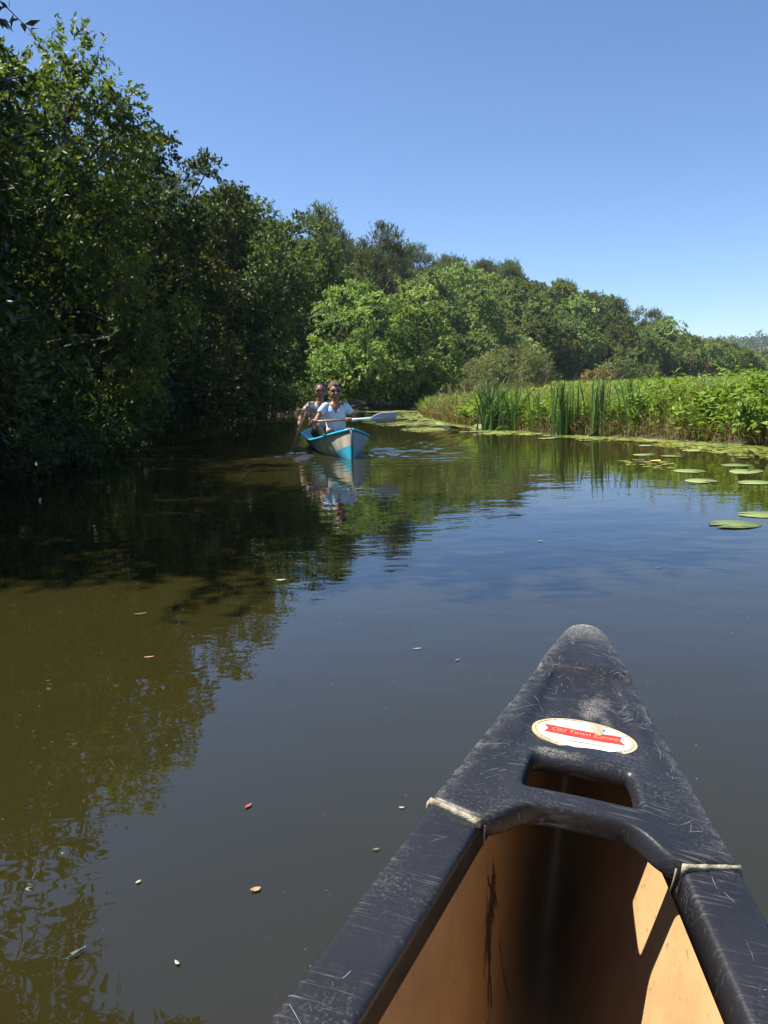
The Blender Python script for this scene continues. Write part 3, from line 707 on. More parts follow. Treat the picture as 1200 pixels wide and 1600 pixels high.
for s_ in (-1, 1):
    MB().add([(.017, 0, .006), (.0, s_*.004, .007), (-.012, s_*.005, .007), (-.010, s_*.001, .0065)], [(0, 1, 2, 3)] if s_ > 0 else [(3, 2, 1, 0)]).build('wing', simple('wing', (.12, .14, .15), None, .2), df)
# crumbs of seed and fluff
n = 240; rng = np.random.RandomState(3)
y = rng.uniform(.9, 7, n)**1.0; x = rng.uniform(-1, 1, n)*(.2+.42*y)
sz = rng.uniform(.0008, .0026, n)*np.interp(y, [1, 7], [.7, 2.2]); a = rng.uniform(0, 6.28, n); e = rng.uniform(.35, 1, n)
q = np.arange(4)*math.pi/2
px_ = np.cos(q)*sz[:, None]; py_ = np.sin(q)*(sz*e)[:, None]
V = np.stack([x[:, None]+px_*np.cos(a)[:, None]-py_*np.sin(a)[:, None], y[:, None]+px_*np.sin(a)[:, None]+py_*np.cos(a)[:, None], np.full((n, 4), .0025)], -1).reshape(-1, 3)
k = np.arange(n)*4
fl = ob('floating_specks', mesh_np('floating_specks', V, np.stack([k, k+1, k+2, k+3], 1)), simple('fluff', (.14, .13, .10), (.34, .32, .27), .8, 3))
tag(fl, 'pale specks of seed and fluff floating on the water', 'specks', kind='stuff')

# ------------------------------------------------------------------ our canoe, bow ahead of the camera
HEAD, HEEL, TRIM = .2621, .1297, .0885
_f = Vector((math.sin(HEAD), math.cos(HEAD), 0)); _r = Vector((math.cos(HEAD), -math.sin(HEAD), 0)); _u = Vector((0, 0, 1))
f2 = _f*math.cos(TRIM)+_u*math.sin(TRIM); u2 = _u*math.cos(TRIM)-_f*math.sin(TRIM)
r2 = _r*math.cos(HEEL)-u2*math.sin(HEEL); u3 = u2*math.cos(HEEL)+_r*math.sin(HEEL)
canoe = empty('canoe')
canoe.matrix_world = Matrix(((r2.x, f2.x, u3.x, .3591), (r2.y, f2.y, u3.y, 1.3918), (r2.z, f2.z, u3.z, .5576), (0, 0, 0, 1)))
tag(canoe, 'dark scratched canoe bow with tan inside, in front of the camera', 'canoe')
CL = 4.9
def wo_(s):
    s = min(s, CL-s)
    if s < .589:
        w = .0237+.244*s
        return w*math.sqrt(max(0, 1-(1-s/.055)**2)) if s < .055 else w
    if s > 2.4: return .44
    h = 2.4-.589; t = (s-.589)/h
    return .1676*(2*t**3-3*t**2+1)+.205*h*(t**3-2*t**2+t)+.44*(3*t**2-2*t**3)
def zs_(s):
    z = 0.0
    if s > .7: z += .0885*(min(s, 1.9)-.7)**2/2.4
    if s > 1.9: z += .0885*(s-1.9)
    if s > 3.6: z += .12*((s-3.6)/1.3)**2
    return z
def zk_(s, zb0=-.665):
    zb = zb0+.0885*s; e = min(s, CL-s)
    k = max(0, 1-e/.34)**2.4
    return zb+(zs_(s)-.03-zb)*k
def hull_pt(s, t, side, inset=0.0):
    zs, zk = zs_(s)-.022, zk_(s, -.665 if inset == 0 else -.50); e = min(s, CL-s)
    p = float(np.interp(e, [0, .4, 1.0, 2.4], [.62, .62, .46, .30] if inset == 0 else [.5, .48, .36, .22]))
    w = max(wo_(s)-(.010+.022*float(sstep(.3, .7, e)))-inset, .001)
    z = zk+(zs-zk)*t
    return Vector((side*w*(t**p), -s, z+inset*(1-t)))

def hull_mesh(name, inset):
    st = list(np.linspace(.02, .7, 22))+list(np.linspace(.78, CL-.7, 26))+list(np.linspace(CL-.64, CL-.02, 12))
    ts = [(i/14)**1.6 for i in range(15)]
    V = []; F = []; m_ = 29
    for s in st:
        row = [hull_pt(s, t, -1, inset) for t in ts[::-1]]+[hull_pt(s, t, 1, inset) for t in ts[1:]]
        V += row
    for i in range(len(st)-1):
        for j in range(m_-1): F.append((i*m_+j, i*m_+j+1, (i+1)*m_+j+1, (i+1)*m_+j))
    me = bpy.data.meshes.new(name); me.from_pydata([tuple(v) for v in V], [], F); me.polygons.foreach_set('use_smooth', [True]*len(F)); me.update(); return me

def plastic(name, deck=False):
    m, nt, n, l, b = new_mat(name); co = coords(n)
    base = ramp(n, l, noise_tex(n, l, 5, 5, .6, co), [(.3, (.0105, .0112, .0140)), (.7, (.0185, .0195, .0235))])
    fine = ramp(n, l, noise_tex(n, l, 260, 3, .7, co), [(.52, (0, 0, 0)), (.72, (1, 1, 1))])
    big = ramp(n, l, noise_tex(n, l, 9, 4, .6, co), [(.44, (.01,)*3), (.80, (.42,)*3)])
    scuff = math_n(n, l, 'MULTIPLY', fine, big)
    # long streaks in three directions
    st = None
    for k, (rz, sc) in enumerate(((.5, 34), (1.7, 42), (2.6, 38))):
        f = noise_tex(n, l, 1, 3, .6, mapping(n, l, co, (sc*.35, sc*9, sc), (0, 0, rz), (k*3.1, 0, 0)))
        f = ramp(n, l, f, [(.62, (0, 0, 0)), (.74, (1, 1, 1))])
        st = f if st is None else math_n(n, l, 'MAXIMUM', st, f)
    st = math_n(n, l, 'MULTIPLY', st, ramp(n, l, noise_tex(n, l, 14, 3, .6, co), [(.42, (0,)*3), (.72, (.60,)*3)]))
    wear = math_n(n, l, 'MAXIMUM', scuff, st)
    if deck:
        sp = n.new('ShaderNodeSeparateXYZ'); l.new(co, sp.inputs[0])
        ax = math_n(n, l, 'ABSOLUTE', sp.outputs[0])
        edge = math_n(n, l, 'SUBTRACT', ax, math_n(n, l, 'ADD', .0237, math_n(n, l, 'MULTIPLY', sp.outputs[1], -.244)))   # 0 at the side edge
        em = n.new('ShaderNodeMapRange'); l.new(edge, em.inputs[0]); em.inputs[1].default_value = -.022; em.inputs[2].default_value = .004; em.inputs[3].default_value = 0; em.inputs[4].default_value = .75
        tipm = n.new('ShaderNodeMapRange'); l.new(sp.outputs[1], tipm.inputs[0]); tipm.inputs[1].default_value = -.10; tipm.inputs[2].default_value = -.004; tipm.inputs[3].default_value = 0; tipm.inputs[4].default_value = 1.25
        rag = noise_tex(n, l, 38, 5, .65, co)
        def patch(x, y, rx, ry, g):
            dx = math_n(n, l, 'MULTIPLY', math_n(n, l, 'SUBTRACT', sp.outputs[0], x), 1/rx); dy = math_n(n, l, 'MULTIPLY', math_n(n, l, 'SUBTRACT', sp.outputs[1], y), 1/ry)
            d = math_n(n, l, 'ADD', math_n(n, l, 'MULTIPLY', dx, dx), math_n(n, l, 'MULTIPLY', dy, dy))
            d = math_n(n, l, 'ADD', d, math_n(n, l, 'MULTIPLY', math_n(n, l, 'SUBTRACT', rag, .42), 3.2)); return math_n(n, l, 'MULTIPLY', math_n(n, l, 'SUBTRACT', 1.0, d, True), g)
        pat = math_n(n, l, 'MAXIMUM', patch(.018, -.305, .034, .055, 1.0), math_n(n, l, 'MAXIMUM', patch(-.035, -.447, .055, .012, .9), patch(.0, -.06, .03, .05, .6)))
        gr = ramp(n, l, noise_tex(n, l, 420, 4, .75, co), [(.42, (0,)*3), (.66, (.9,)*3)])
        md_ = ramp(n, l, noise_tex(n, l, 60, 4, .7, co), [(.38, (0,)*3), (.62, (1,)*3)])
        em2 = math_n(n, l, 'MULTIPLY', em.outputs[0], md_)
        t2 = math_n(n, l, 'MULTIPLY', math_n(n, l, 'MAXIMUM', math_n(n, l, 'MAXIMUM', tipm.outputs[0], pat), em2), gr)
        tt = math_n(n, l, 'ADD', t2, math_n(n, l, 'MULTIPLY', math_n(n, l, 'SUBTRACT', tipm.outputs[0], .9, True), 3.0), True)
        wear = math_n(n, l, 'MAXIMUM', wear, tt, True)
    dirt = ramp(n, l, noise_tex(n, l, 30, 3, .6, co), [(.3, (.26, .26, .25)), (.7, (.36, .33, .27))])
    l.new(mixc(n, l, wear, base, dirt), b.inputs['Base Color'])
    rg = n.new('ShaderNodeMapRange'); l.new(wear, rg.inputs[0]); rg.inputs[3].default_value = .40; rg.inputs[4].default_value = .85; l.new(rg.outputs[0], b.inputs['Roughness'])
    b.inputs['Specular IOR Level'].default_value = .33
    bump(n, l, b, math_n(n, l, 'ADD', noise_tex(n, l, 120, 4, .6, co), math_n(n, l, 'MULTIPLY', wear, .6)), .25, .002)
    return m
DECKM = plastic('deck_plastic', True); GUNM = plastic('gunwale_plastic')

m, nt, n, l, b = new_mat('tan_liner'); co = coords(n)
c = ramp(n, l, noise_tex(n, l, 6, 6, .6, co), [(.3, (.29, .180, .078)), (.5, (.38, .240, .108)), (.75, (.44, .285, .135))])
sp_ = ramp(n, l, noise_tex(n, l, 120, 3, .6, co), [(.60, (0,)*3), (.74, (.6,)*3)])
l.new(mixc(n, l, sp_, c, (.13, .075, .04)), b.inputs['Base Color']); b.inputs['Roughness'].default_value = .55
bump(n, l, b, noise_tex(n, l, 60, 4, .6, co), .15, .004)
LINER = m
ob('hull', hull_mesh('hull', 0.0), simple('hull_outer', (.020, .024, .036), (.032, .036, .052), .45, 10), canoe)
ob('hull_lining', hull_mesh('hull_lining', .008), LINER, canoe)

def gunwale(side):
    mb = MB(); rings = []
    for s in list(np.linspace(.54, 1.2, 18))+list(np.linspace(1.32, CL-.54, 26)):
        w, z = wo_(s), zs_(s)-.0065
        wi = w-.0645; pr = [(wi, -.045), (wi, -.012), (wi-.0005, -.006), (wi+.0015, -.0018), (wi+.005, -.0003), (wi+.010, 0), (wi+.032, .0005), (w-.010, 0), (w-.005, -.0003), (w-.0015, -.0018), (w, -.006), (w+.0005, -.012), (w+.001, -.040), (w-.006, -.044), (w-.012, -.016), (wi+.010, -.016), (wi+.006, -.045)]
        r = [(side*x, -s, z+h) for x, h in pr]
        rings.append(r if side > 0 else r[::-1])
    mb.loft(rings); return mb.build('gunwale', GUNM, canoe)
gunwale(-1); gunwale(1)

def q_end(q):
    a = abs(q)
    if a < .6: return .576+.040*float(sstep(.30, .62, a))
    return .617+(.590-.617)*(a-.6)/.4
def deck_z(s, q):
    z = .007*(1-q*q)+.007*(1-float(sstep(.188, .198, s)))-.003*math.exp(-((s-.203)/.006)**2)*(1-q*q)
    z -= .0060*float(sstep(.20, .215, s)*(1-sstep(.41, .45, s)))*(1-float(sstep(.55, .66, abs(q))))
    z += .005*float(sstep(.46, .56, s))*(1-float(sstep(.4, .62, abs(q))))
    return z-.003
def deck_pt(s, q): return Vector((q*(wo_(s)+.004), -s, deck_z(s, q)))
QS = [-1, -.9, -.76, -.66, -.58, -.5, -.44, -.34, -.2, -.07, .07, .2, .34, .44, .5, .58, .66, .76, .9, 1]
def deck_mesh(hole=True, start=.012):
    rows = [start, .03, .06, .10, .145, .175, .188, .194, .199, .205, .214, .24, .28, .32, .36, .40, .435, .462, .482, .51, .535, .553]
    V = []; F = []; m_ = len(QS)
    for s in rows: V += [tuple(deck_pt(s, q)) for q in QS]
    for f in (.35, .7, 1.0):
        for q in QS:
            e = q_end(q); s = .553+(e-.553)*f; V.append(tuple(deck_pt(s, q)))
    nr = len(rows)+3; h0, h1 = rows.index(.462), rows.index(.535)
    for i in range(nr-1):
        for j in range(m_-1):
            if hole and h0 <= i < h1 and QS[j] >= -.45 and QS[j+1] <= .45: continue
            F.append((i*m_+j, (i+1)*m_+j, (i+1)*m_+j+1, i*m_+j+1))
    me = bpy.data.meshes.new('deck'); me.from_pydata(V, [], F); me.polygons.foreach_set('use_smooth', [True]*len(F)); me.update(); return me
deck = ob('deck', deck_mesh(), DECKM, canoe)
md = deck.modifiers.new('thickness', 'SOLIDIFY'); md.thickness = .030; md.offset = -1
md = deck.modifiers.new('round', 'SUBSURF'); md.levels = 2; md.render_levels = 3
sd_ = ob('stern_deck', deck_mesh(False), GUNM, canoe); sd_.location = (0, -CL, zs_(CL)); sd_.rotation_euler = (0, 0, math.pi)
md = sd_.modifiers.new('thickness', 'SOLIDIFY'); md.thickness = .03; md.offset = -1
# pale worn edge strips where the deck cap ends on each gunwale
STRIP = simple('worn_edge', (.16, .13, .08), (.52, .47, .35), .8, 130, .3, .6)
SEAL = simple('rim_seal', (.10, .085, .06), (.24, .20, .14), .8, 80)
for sgn in (-1, 1):
    mb = MB(); rings = []
    for i in range(9):
        q = .605+.375*i/8; s = q_end(q)+.0012; p = deck_pt(min(s, .612), q*sgn); w = .0011+.0007*math.sin(i*2.3+sgn)
        zt = p.z-.0005; x = p.x
        rings.append([(x, -s+w, zt-.010), (x, -s-w*1.6, zt-.010), (x, -s-w, zt-.003), (x, -s+w, zt+.001)])
    x = deck_pt(.59, sgn).x+sgn*.0005
    rings.append([(x, -.590+.002, -.030), (x, -.590-.002, -.030), (x+sgn*.001, -.590-.002, -.014), (x+sgn*.001, -.590+.002, -.012)])
    mb.loft(rings if sgn < 0 else [r[::-1] for r in rings]).build('edge_strip', STRIP, canoe)
    MB().tube([(sgn*.102, -.6165, -.006), (sgn*.1015, -.6175, -.02), (sgn*.100, -.617, -.036)], [.0012, .0011, .0009], 6).build('rim_seal', SEAL, canoe)

# loose scratches, thin ribbons on deck and gunwales
SCR = simple('scratch_white', (.12, .13, .15), (.32, .34, .36), .8, 160)
rs = random.Random(4); mb = MB()
def ribbon(mb, fn, u0, v0, ang, ln, w, curve, lift=.0008):
    P = []; k = 6; u, v, a = u0, v0, ang
    for i in range(k):
        P.append((u, v)); u += math.cos(a)*ln/(k-1); v += math.sin(a)*ln/(k-1); a += curve/(k-1)
    V = []
    for i, (u, v) in enumerate(P):
        a = ang+curve*i/(k-1); ww = w*(.35+.65*math.sin(math.pi*(i+.5)/k))
        for sg in (-1, 1):
            p = fn(u-math.sin(a)*ww*sg*.5, v+math.cos(a)*ww*sg*.5); V.append((p[0], p[1], p[2]+lift))
    mb.add(V, [(2*i, 2*i+2, 2*i+3, 2*i+1) for i in range(k-1)])
def deck_xy(x, y):
    s = -y; w = max(wo_(s), .01)
    return (x, y, deck_z(s, max(-1, min(1, x/w))))
for cl in range(62):
    cs = rs.uniform(.03, .56) if rs.random() > .3 else rs.uniform(.03, .22); cq = rs.choice((-1, 1))*rs.uniform(0, .95)**.55
    ca = rs.choice((rs.gauss(.15, .35), rs.gauss(1.45, .35), rs.uniform(0, 3.14)))
    for i in range(rs.randint(2, 7)):
        s, q, a = cs+rs.gauss(0, .014), cq+rs.gauss(0, .10), ca+rs.gauss(0, .28)
        if s < .02 or s > .575 or (abs(q) < .6 and s > .43): continue
        ln = rs.uniform(.004, .020) if rs.random() < .8 else rs.uniform(.02, .05)
        x_, y_ = q*(wo_(s)-.010), -s; xe, ye = x_+ln*math.cos(a), y_+ln*math.sin(a)
        if -ye > .575 or ye > -.02 or abs(x_) > wo_(s)-.007 or abs(xe) > wo_(max(-ye, .02))-.007 or (abs(xe) < .088 and -ye > .44): continue
        if (x_**2/.0055+(y_+.389)**2/.0020) < 1 or (xe**2/.0055+(ye+.389)**2/.0020) < 1: continue
        ribbon(mb, deck_xy, x_, y_, a, ln, rs.uniform(.00010, .00042), rs.gauss(0, .35), .0006)
sc_o = mb.build('scratches', SCR, canoe, False); tag(sc_o, kind='stuff')
mb = MB()
def gun_xy(side):
    def f(x, y):
        return (x, y, zs_(-y)-.0068)
    return f
for side in (-1, 1):
    for i in range(12):
        s = rs.uniform(.63, 1.15); w = wo_(s); x = side*rs.uniform(w-.045, w-.022)
        ln = rs.uniform(.004, .016) if rs.random() < .75 else rs.uniform(.02, .05)
        ribbon(mb, gun_xy(side), x, -s, rs.uniform(0, math.pi), ln*.7, rs.uniform(.00012, .00045), rs.gauss(0, .3), .0008)
tag(mb.build('gunwale_scratches', SCR, canoe, False), kind='stuff')

# oval badge
stk = link(bpy.data.objects.new('badge', None), canoe); stk.location = (.002, -.389, deck_z(.389, 0)+.0012); stk.rotation_euler = (0, R(1.5), R(5))
def oval(a, b_, z, k=48, h=.0006):
    mb = MB(); top = [(a*math.cos(2*math.pi*i/k), b_*math.sin(2*math.pi*i/k), z+h) for i in range(k)]; bot = [(x, y, z-.002) for x, y, _ in top]
    return mb.add(top+bot, [tuple(range(k))]+[(k+i, k+(i+1) % k, (i+1) % k, i) for i in range(k)])
oval(.0700, .0405, 0).build('border', simple('badge_border', (.30, .25, .13), (.48, .42, .28), .5, 50), stk, False)
m, nt, n, l, b = new_mat('badge_white'); co = coords(n)
wm = ramp(n, l, noise_tex(n, l, 55, 3, .6, co), [(.50, (.62, .61, .58)), (.64, (.50, .45, .33))])
l.new(wm, b.inputs['Base Color']); b.inputs['Roughness'].default_value = .4
oval(.0625, .0345, .0005).build('field', m, stk, False)
LINE = simple('badge_line', (.05, .05, .06), (.12, .10, .10), .5)
mb = MB()
for i in range(44):   # fine double rule inside the border
    a0, a1 = 2*math.pi*i/44, 2*math.pi*(i+.8)/44
    if rs.random() < .25: continue
    for rr in (.98,):
        mb.add([(.0655*math.cos(a0), .0375*math.sin(a0), .0009), (.0655*math.cos(a1), .0375*math.sin(a1), .0009), (.0648*math.cos(a1), .0369*math.sin(a1), .0009), (.0648*math.cos(a0), .0369*math.sin(a0), .0009)], [(0, 1, 2, 3)])
mb.build('rule', LINE, stk, False)
mb = MB(); top = []
edge = [(-.054, -.006), (-.048, .003), (-.053, .013), (-.02, .0115), (.02, .0105), (.051, .0125), (.047, .002), (.053, -.008), (.02, -.0095), (-.02, -.0085)]
k = len(edge); mb.add([(x, y, .0017) for x, y in edge]+[(x, y, .0004) for x, y in edge], [tuple(range(k-1, -1, -1))]+[(i, (i+1) % k, k+(i+1) % k, k+i) for i in range(k)])
mb.build('banner', simple('badge_red', (.46, .020, .018), (.60, .05, .035), .45, 70), stk, False)
mb = MB()   # outline drawing above and below the banner
def poly_line(mb, P, w, z):
    for (x0, y0), (x1, y1) in zip(P, P[1:]):
        d = Vector((x1-x0, y1-y0)).normalized()*w*.5
        mb.add([(x0-d.y, y0+d.x, z), (x0+d.y, y0-d.x, z), (x1+d.y, y1-d.x, z), (x1-d.y, y1+d.x, z)], [(0, 1, 2, 3)])
poly_line(mb, [(-.040, .0115), (-.036, .019), (-.006, .0205), (.004, .023), (.014, .020), (.030, .018), (.042, .012)], .0009, .0014)
poly_line(mb, [(-.050, -.005), (-.044, -.013), (-.034, -.015), (-.030, -.010)], .0009, .0014)
poly_line(mb, [(.030, -.009), (.036, -.015), (.050, -.014), (.051, -.008)], .0009, .0014)
poly_line(mb, [(-.022, -.0195), (.024, -.0195)], .0030, .0013)
mb.build('outline', simple('badge_sepia', (.20, .15, .09), (.34, .27, .16), .6, 60), stk, False)
fc = bpy.data.curves.new('lettering', 'FONT'); fc.body = 'Old Town Canoe'; fc.size = .0125; fc.shear = .35; fc.align_x = 'CENTER'; fc.align_y = 'CENTER'; fc.extrude = .0001
tmp = bpy.data.objects.new('tmp', fc); COL.objects.link(tmp)
bpy.context.view_layer.update()
lm = bpy.data.meshes.new_from_object(tmp.evaluated_get(bpy.context.evaluated_depsgraph_get()))
bpy.data.objects.remove(tmp)
lt = ob('lettering', lm, None, stk); lm.materials.clear(); lm.materials.append(simple('badge_letter', (.62, .16, .09), (.74, .30, .18), .5, 200)); lt.location = (0, .002, .0020)
mb = MB()
mud = [(.012, .034), (.008, .026), (.013, .020), (.012, .011), (.020, .004), (.026, .010), (.026, .018), (.030, .024), (.026, .031)]
k = len(mud); mb.add([(x, y, .0023) for x, y in mud]+[(x, y, .0003) for x, y in mud], [tuple(range(k))]+[(k+i, k+(i+1) % k, (i+1) % k, i) for i in range(k)])
MUD = simple('dried_mud', (.26, .21, .14), (.40, .34, .24), .95, 120)
mb.build('mud_spot', MUD, stk, False)

# dark dried weed smeared on the left inside wall
WEEDY = simple('dried_weed', (.040, .018, .012), (.095, .046, .028), .9, 80)
def lin(side):
    def f(u, v):
        p = hull_pt(u, max(.02, min(1, v)), side, .0095); return p
    return f
def strand(mb, P, w, side=-1):
    f = lin(side); V = []
    for i, (s, t) in enumerate(P):
        a = P[max(i-1, 0)]; c_ = P[min(i+1, len(P)-1)]; d = Vector((c_[0]-a[0], c_[1]-a[1])).normalized(); ww = w*rs.uniform(.4, 1.2)*(1 if 0 < i < len(P)-1 else .3)
        for sg in (-1, 1):
            p = f(s-d.y*ww*sg*.5, t+d.x*ww*sg*.5*1.6); V.append(tuple(p))
    mb.add(V, [(2*i, 2*i+1, 2*i+3, 2*i+2) for i in range(len(P)-1)])
mb = MB()
def wander(s0, t0, s1, t1, kk, js, jt, w):
    P = []
    for j in range(kk):
        q = j/(kk-1); P.append((s0+(s1-s0)*q+rs.gauss(0, js), t0+(t1-t0)*q+rs.gauss(0, jt)))
    strand(mb, P, w)
for i in range(22): wander(.480+rs.gauss(0, .016), .62+rs.gauss(0, .04), .505+rs.gauss(0, .020), .50+rs.gauss(0, .04), 6, .004, .010, rs.uniform(.0012, .006))
for i in range(12): wander(.50+rs.gauss(0, .01), .55+rs.gauss(0, .05), .50+rs.choice((-1, 1))*rs.uniform(.02, .045), .52+rs.gauss(0, .05), 5, .003, .008, rs.uniform(.001, .004))
for i in range(9): wander(.505+rs.gauss(0, .006), .54+rs.gauss(0, .02), .53+rs.gauss(0, .012), .40+rs.gauss(0, .04), 7, .003, .008, rs.uniform(.0015, .006))
wander(.505, .55, .545, .27, 14, .002, .006, .0055); wander(.515, .44, .555, .30, 9, .003, .006, .0045)
wander(.475, .40, .470, .12, 12, .002, .006, .0028); wander(.468, .64, .482, .66, 4, .002, .006, .003); wander(.470, .535, .49, .54, 4, .002, .004, .005)
wander(.545, .28, .575, .27, 5, .002, .004, .002)
tag(mb.build('dried_weed', WEEDY, canoe, False), kind='stuff')

# ------------------------------------------------------------------ the canoe coming towards us
CR = math.atan2(SIDE.y, SIDE.x)
c2 = empty('canoe', (BOW.x, BOW.y, 0), CR); tag(c2, 'blue and cream canoe with two paddlers coming towards us', 'canoe')
L2 = 4.6
def w2_(s):
    s = min(s, L2-s); return .012+.44*(1-(1-min(s, 1.75)/1.75)**2.4)
def zs2_(s):
    e = min(s, L2-s); return float(np.interp(e, [0, .3, .6, .9, 1.4, 2.3], [.40 if s < 2 else .22, .345 if s < 2 else .21, .29 if s < 2 else .20, .24 if s < 2 else .185, .19, .165]))
def zk2_(s):
    e = min(s, L2-s); return -.11+(zs2_(s)+.09)*max(0, 1-e/.10)**3
def hull2(name, inset, gap=0):
    st = [0, .015, .035, .06, .09, .13, .2, .3, .45, .6, .8, 1.0, 1.25, 1.5, 1.8, 2.1, 2.3]; st = st+[L2-x for x in st[-2::-1]]
    ts = [(i/10)**1.5 for i in range(11)]; V = []; F = []; m_ = 21
    def pt(s, t, sd):
        e = min(s, L2-s); p = float(np.interp(e, [0, .3, 1.0, 2.3], [.6, .55, .38, .28])); zs, zk = zs2_(s)-gap, zk2_(s)
        if inset: zk = max(zk, .03)
        return (sd*max(.002, w2_(s)-inset)*t**p, s, zk+(zs-zk)*t)
    for s in st: V += [pt(s, t, -1) for t in ts[::-1]]+[pt(s, t, 1) for t in ts[1:]]
    for i in range(len(st)-1):
        for j in range(m_-1): F.append((i*m_+j, (i+1)*m_+j, (i+1)*m_+j+1, i*m_+j+1))
    me = bpy.data.meshes.new(name); me.from_pydata(V, [], F); me.polygons.foreach_set('use_smooth', [True]*len(F)); me.update(); return me
m, nt, n, l, b = new_mat('painted_hull'); co = coords(n)
sp = n.new('ShaderNodeSeparateXYZ'); l.new(co, sp.inputs[0])
blue = ramp(n, l, noise_tex(n, l, 5, 4, .6, co), [(.3, (.020, .30, .46)), (.7, (.045, .42, .60))])
cream = ramp(n, l, noise_tex(n, l, 1, 5, .6, mapping(n, l, co, (6, 7, 1.2))), [(.36, (.30, .27, .21)), (.52, (.52, .46, .36)), (.66, (.74, .68, .56))])  # upright light and dark blotches: dappled tree shade painted into the cream
lowline = math_n(n, l, 'SUBTRACT', sp.outputs[2], math_n(n, l, 'SUBTRACT', .20, math_n(n, l, 'MULTIPLY', sp.outputs[1], .26)))
wob = math_n(n, l, 'MULTIPLY', math_n(n, l, 'SUBTRACT', noise_tex(n, l, 9, 3, .6, co), .5), .05)
k1 = math_n(n, l, 'GREATER_THAN', math_n(n, l, 'ADD', lowline, wob), 0)
top_ = math_n(n, l, 'SUBTRACT', math_n(n, l, 'SUBTRACT', .365, math_n(n, l, 'MULTIPLY', sp.outputs[1], .165)), sp.outputs[2])
k2 = math_n(n, l, 'GREATER_THAN', math_n(n, l, 'ADD', top_, math_n(n, l, 'MULTIPLY', wob, .6)), 0)
kk = math_n(n, l, 'MULTIPLY', k1, k2)
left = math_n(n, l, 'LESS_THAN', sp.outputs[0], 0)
shaded_blue = ramp(n, l, noise_tex(n, l, 6, 4, .6, co), [(.3, (.20, .30, .38)), (.7, (.30, .42, .50))])  # right flank: the shade on this side is put into its colour
shade_streaks = ramp(n, l, noise_tex(n, l, 1, 4, .6, mapping(n, l, co, (3, 9, .6))), [(.40, (0,)*3), (.56, (1,)*3)])  # upright streaks that paint in the shadow bands, stronger towards the stern
cream = mixc(n, l, math_n(n, l, 'MULTIPLY', shade_streaks, math_n(n, l, 'MULTIPLY', sp.outputs[1], .9, True)), cream, blue)
l.new(mixc(n, l, kk, blue, mixc(n, l, left, shaded_blue, cream)), b.inputs['Base Color']); b.inputs['Roughness'].default_value = .35
HULL2 = m
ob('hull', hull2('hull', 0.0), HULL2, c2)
BLUE = simple('canoe_blue', (.012, .26, .42), (.03, .38, .56), .4, 6)
ob('hull_lining', hull2('hull_lining', .012, .003), simple('lining_blue', (.06, .22, .30), (.10, .30, .40), .6, 5), c2)
for sgn in (-1, 1):
    MB().tube([(sgn*(w2_(s)+.004), s, zs2_(s)+.006) for s in [.02, .1, .2, .3, .45, .6, .8, 1.0, 1.25, 1.5, 1.8, 2.3, 2.8, 3.2, 3.6, 4.0, 4.3, 4.58]], .017, 8).build('gunwale', BLUE, c2)
mb = MB(); sl = [.0, .12, .24, .36]
mb.add([(sg*(w2_(s)), s, zs2_(s)+.012+(.012 if sg == 0 else 0)) for s in sl for sg in (-1, 0, 1)], [(3*i+j, 3*i+j+1, 3*i+j+4, 3*i+j+3) for i in range(3) for j in range(2)])
d2 = mb.build('bow_deck', BLUE, c2); md = d2.modifiers.new('t', 'SOLIDIFY'); md.thickness = .014
MB().tube([(.004, -.006, .40), (.004, -.008, .2), (.004, -.004, .02), (.004, .05, -.1)], [.011, .010, .010, .010], 8).build('stem_strip', simple('stem_dark', (.03, .05, .07), None, .5), c2)
WOOD = simple('seat_wood', (.22, .12, .06), (.32, .19, .09), .5, 12)
for s in (.97, 2.22): MB().box((-w2_(s-.13)*.86, s-.13, .145), (w2_(s-.13)*.86, s+.13, .165)).build('seat', WOOD, c2, False)

# ------------------------------------------------------------------ people
SKIN = simple('skin_tan', (.26, .125, .075), (.34, .17, .105), .5, 9, .4)
def smoothed(o, vox, it=4):
    md = o.modifiers.new('blend', 'REMESH'); md.mode = 'VOXEL'; md.voxel_size = vox; md.use_smooth_shade = True
    md = o.modifiers.new('soft', 'SMOOTH'); md.factor = .5; md.iterations = it
    return o
def ellring(c, rx, ry, z, k=20, tilt=0):
    return [(c[0]+rx*math.cos(2*math.pi*i/k), c[1]+ry*math.sin(2*math.pi*i/k), z+tilt*math.sin(2*math.pi*i/k)) for i in range(k)]
def hand(mb, c, ax, side_dir, palm_dir):
    """fist closed round a shaft that passes through c along ax; palm lies to palm_dir of the shaft"""
    c = Vector(c); ax = Vector(ax).normalized(); pd = Vector(palm_dir); pd = (pd-ax*pd.dot(ax)).normalized(); nd = ax.cross(pd)
    pl = [c+pd*.026+ax*t for t in (-.034, -.011, .011, .034)]
    mb.tube(pl, [.017, .020, .020, .017], 10, round_ends=True)
    for i, t in enumerate((-.033, -.011, .011, .032)):
        rr = (.0078, .0088, .0088, .0080)[i]; P = []
        for a in (15, 60, 105, 150, 195, 235-(i in (0, 3))*18):
            P.append(c+ax*(t*1.05)+(pd*math.cos(R(a))+nd*math.sin(R(a)))*(.027-.003*(a > 150)))
        mb.tube(P, [rr*1.1, rr*1.1, rr, rr, rr*.92, rr*.85], 8, round_ends=True)
    s = side_dir
    P = [c+pd*.03+ax*s*.036, c+pd*.016-nd*.022+ax*s*.045, c-pd*.006-nd*.027+ax*s*.036, c-pd*.022-nd*.017+ax*s*.026]
    mb.tube(P, [.012, .0105, .0095, .008], 8, round_ends=True)

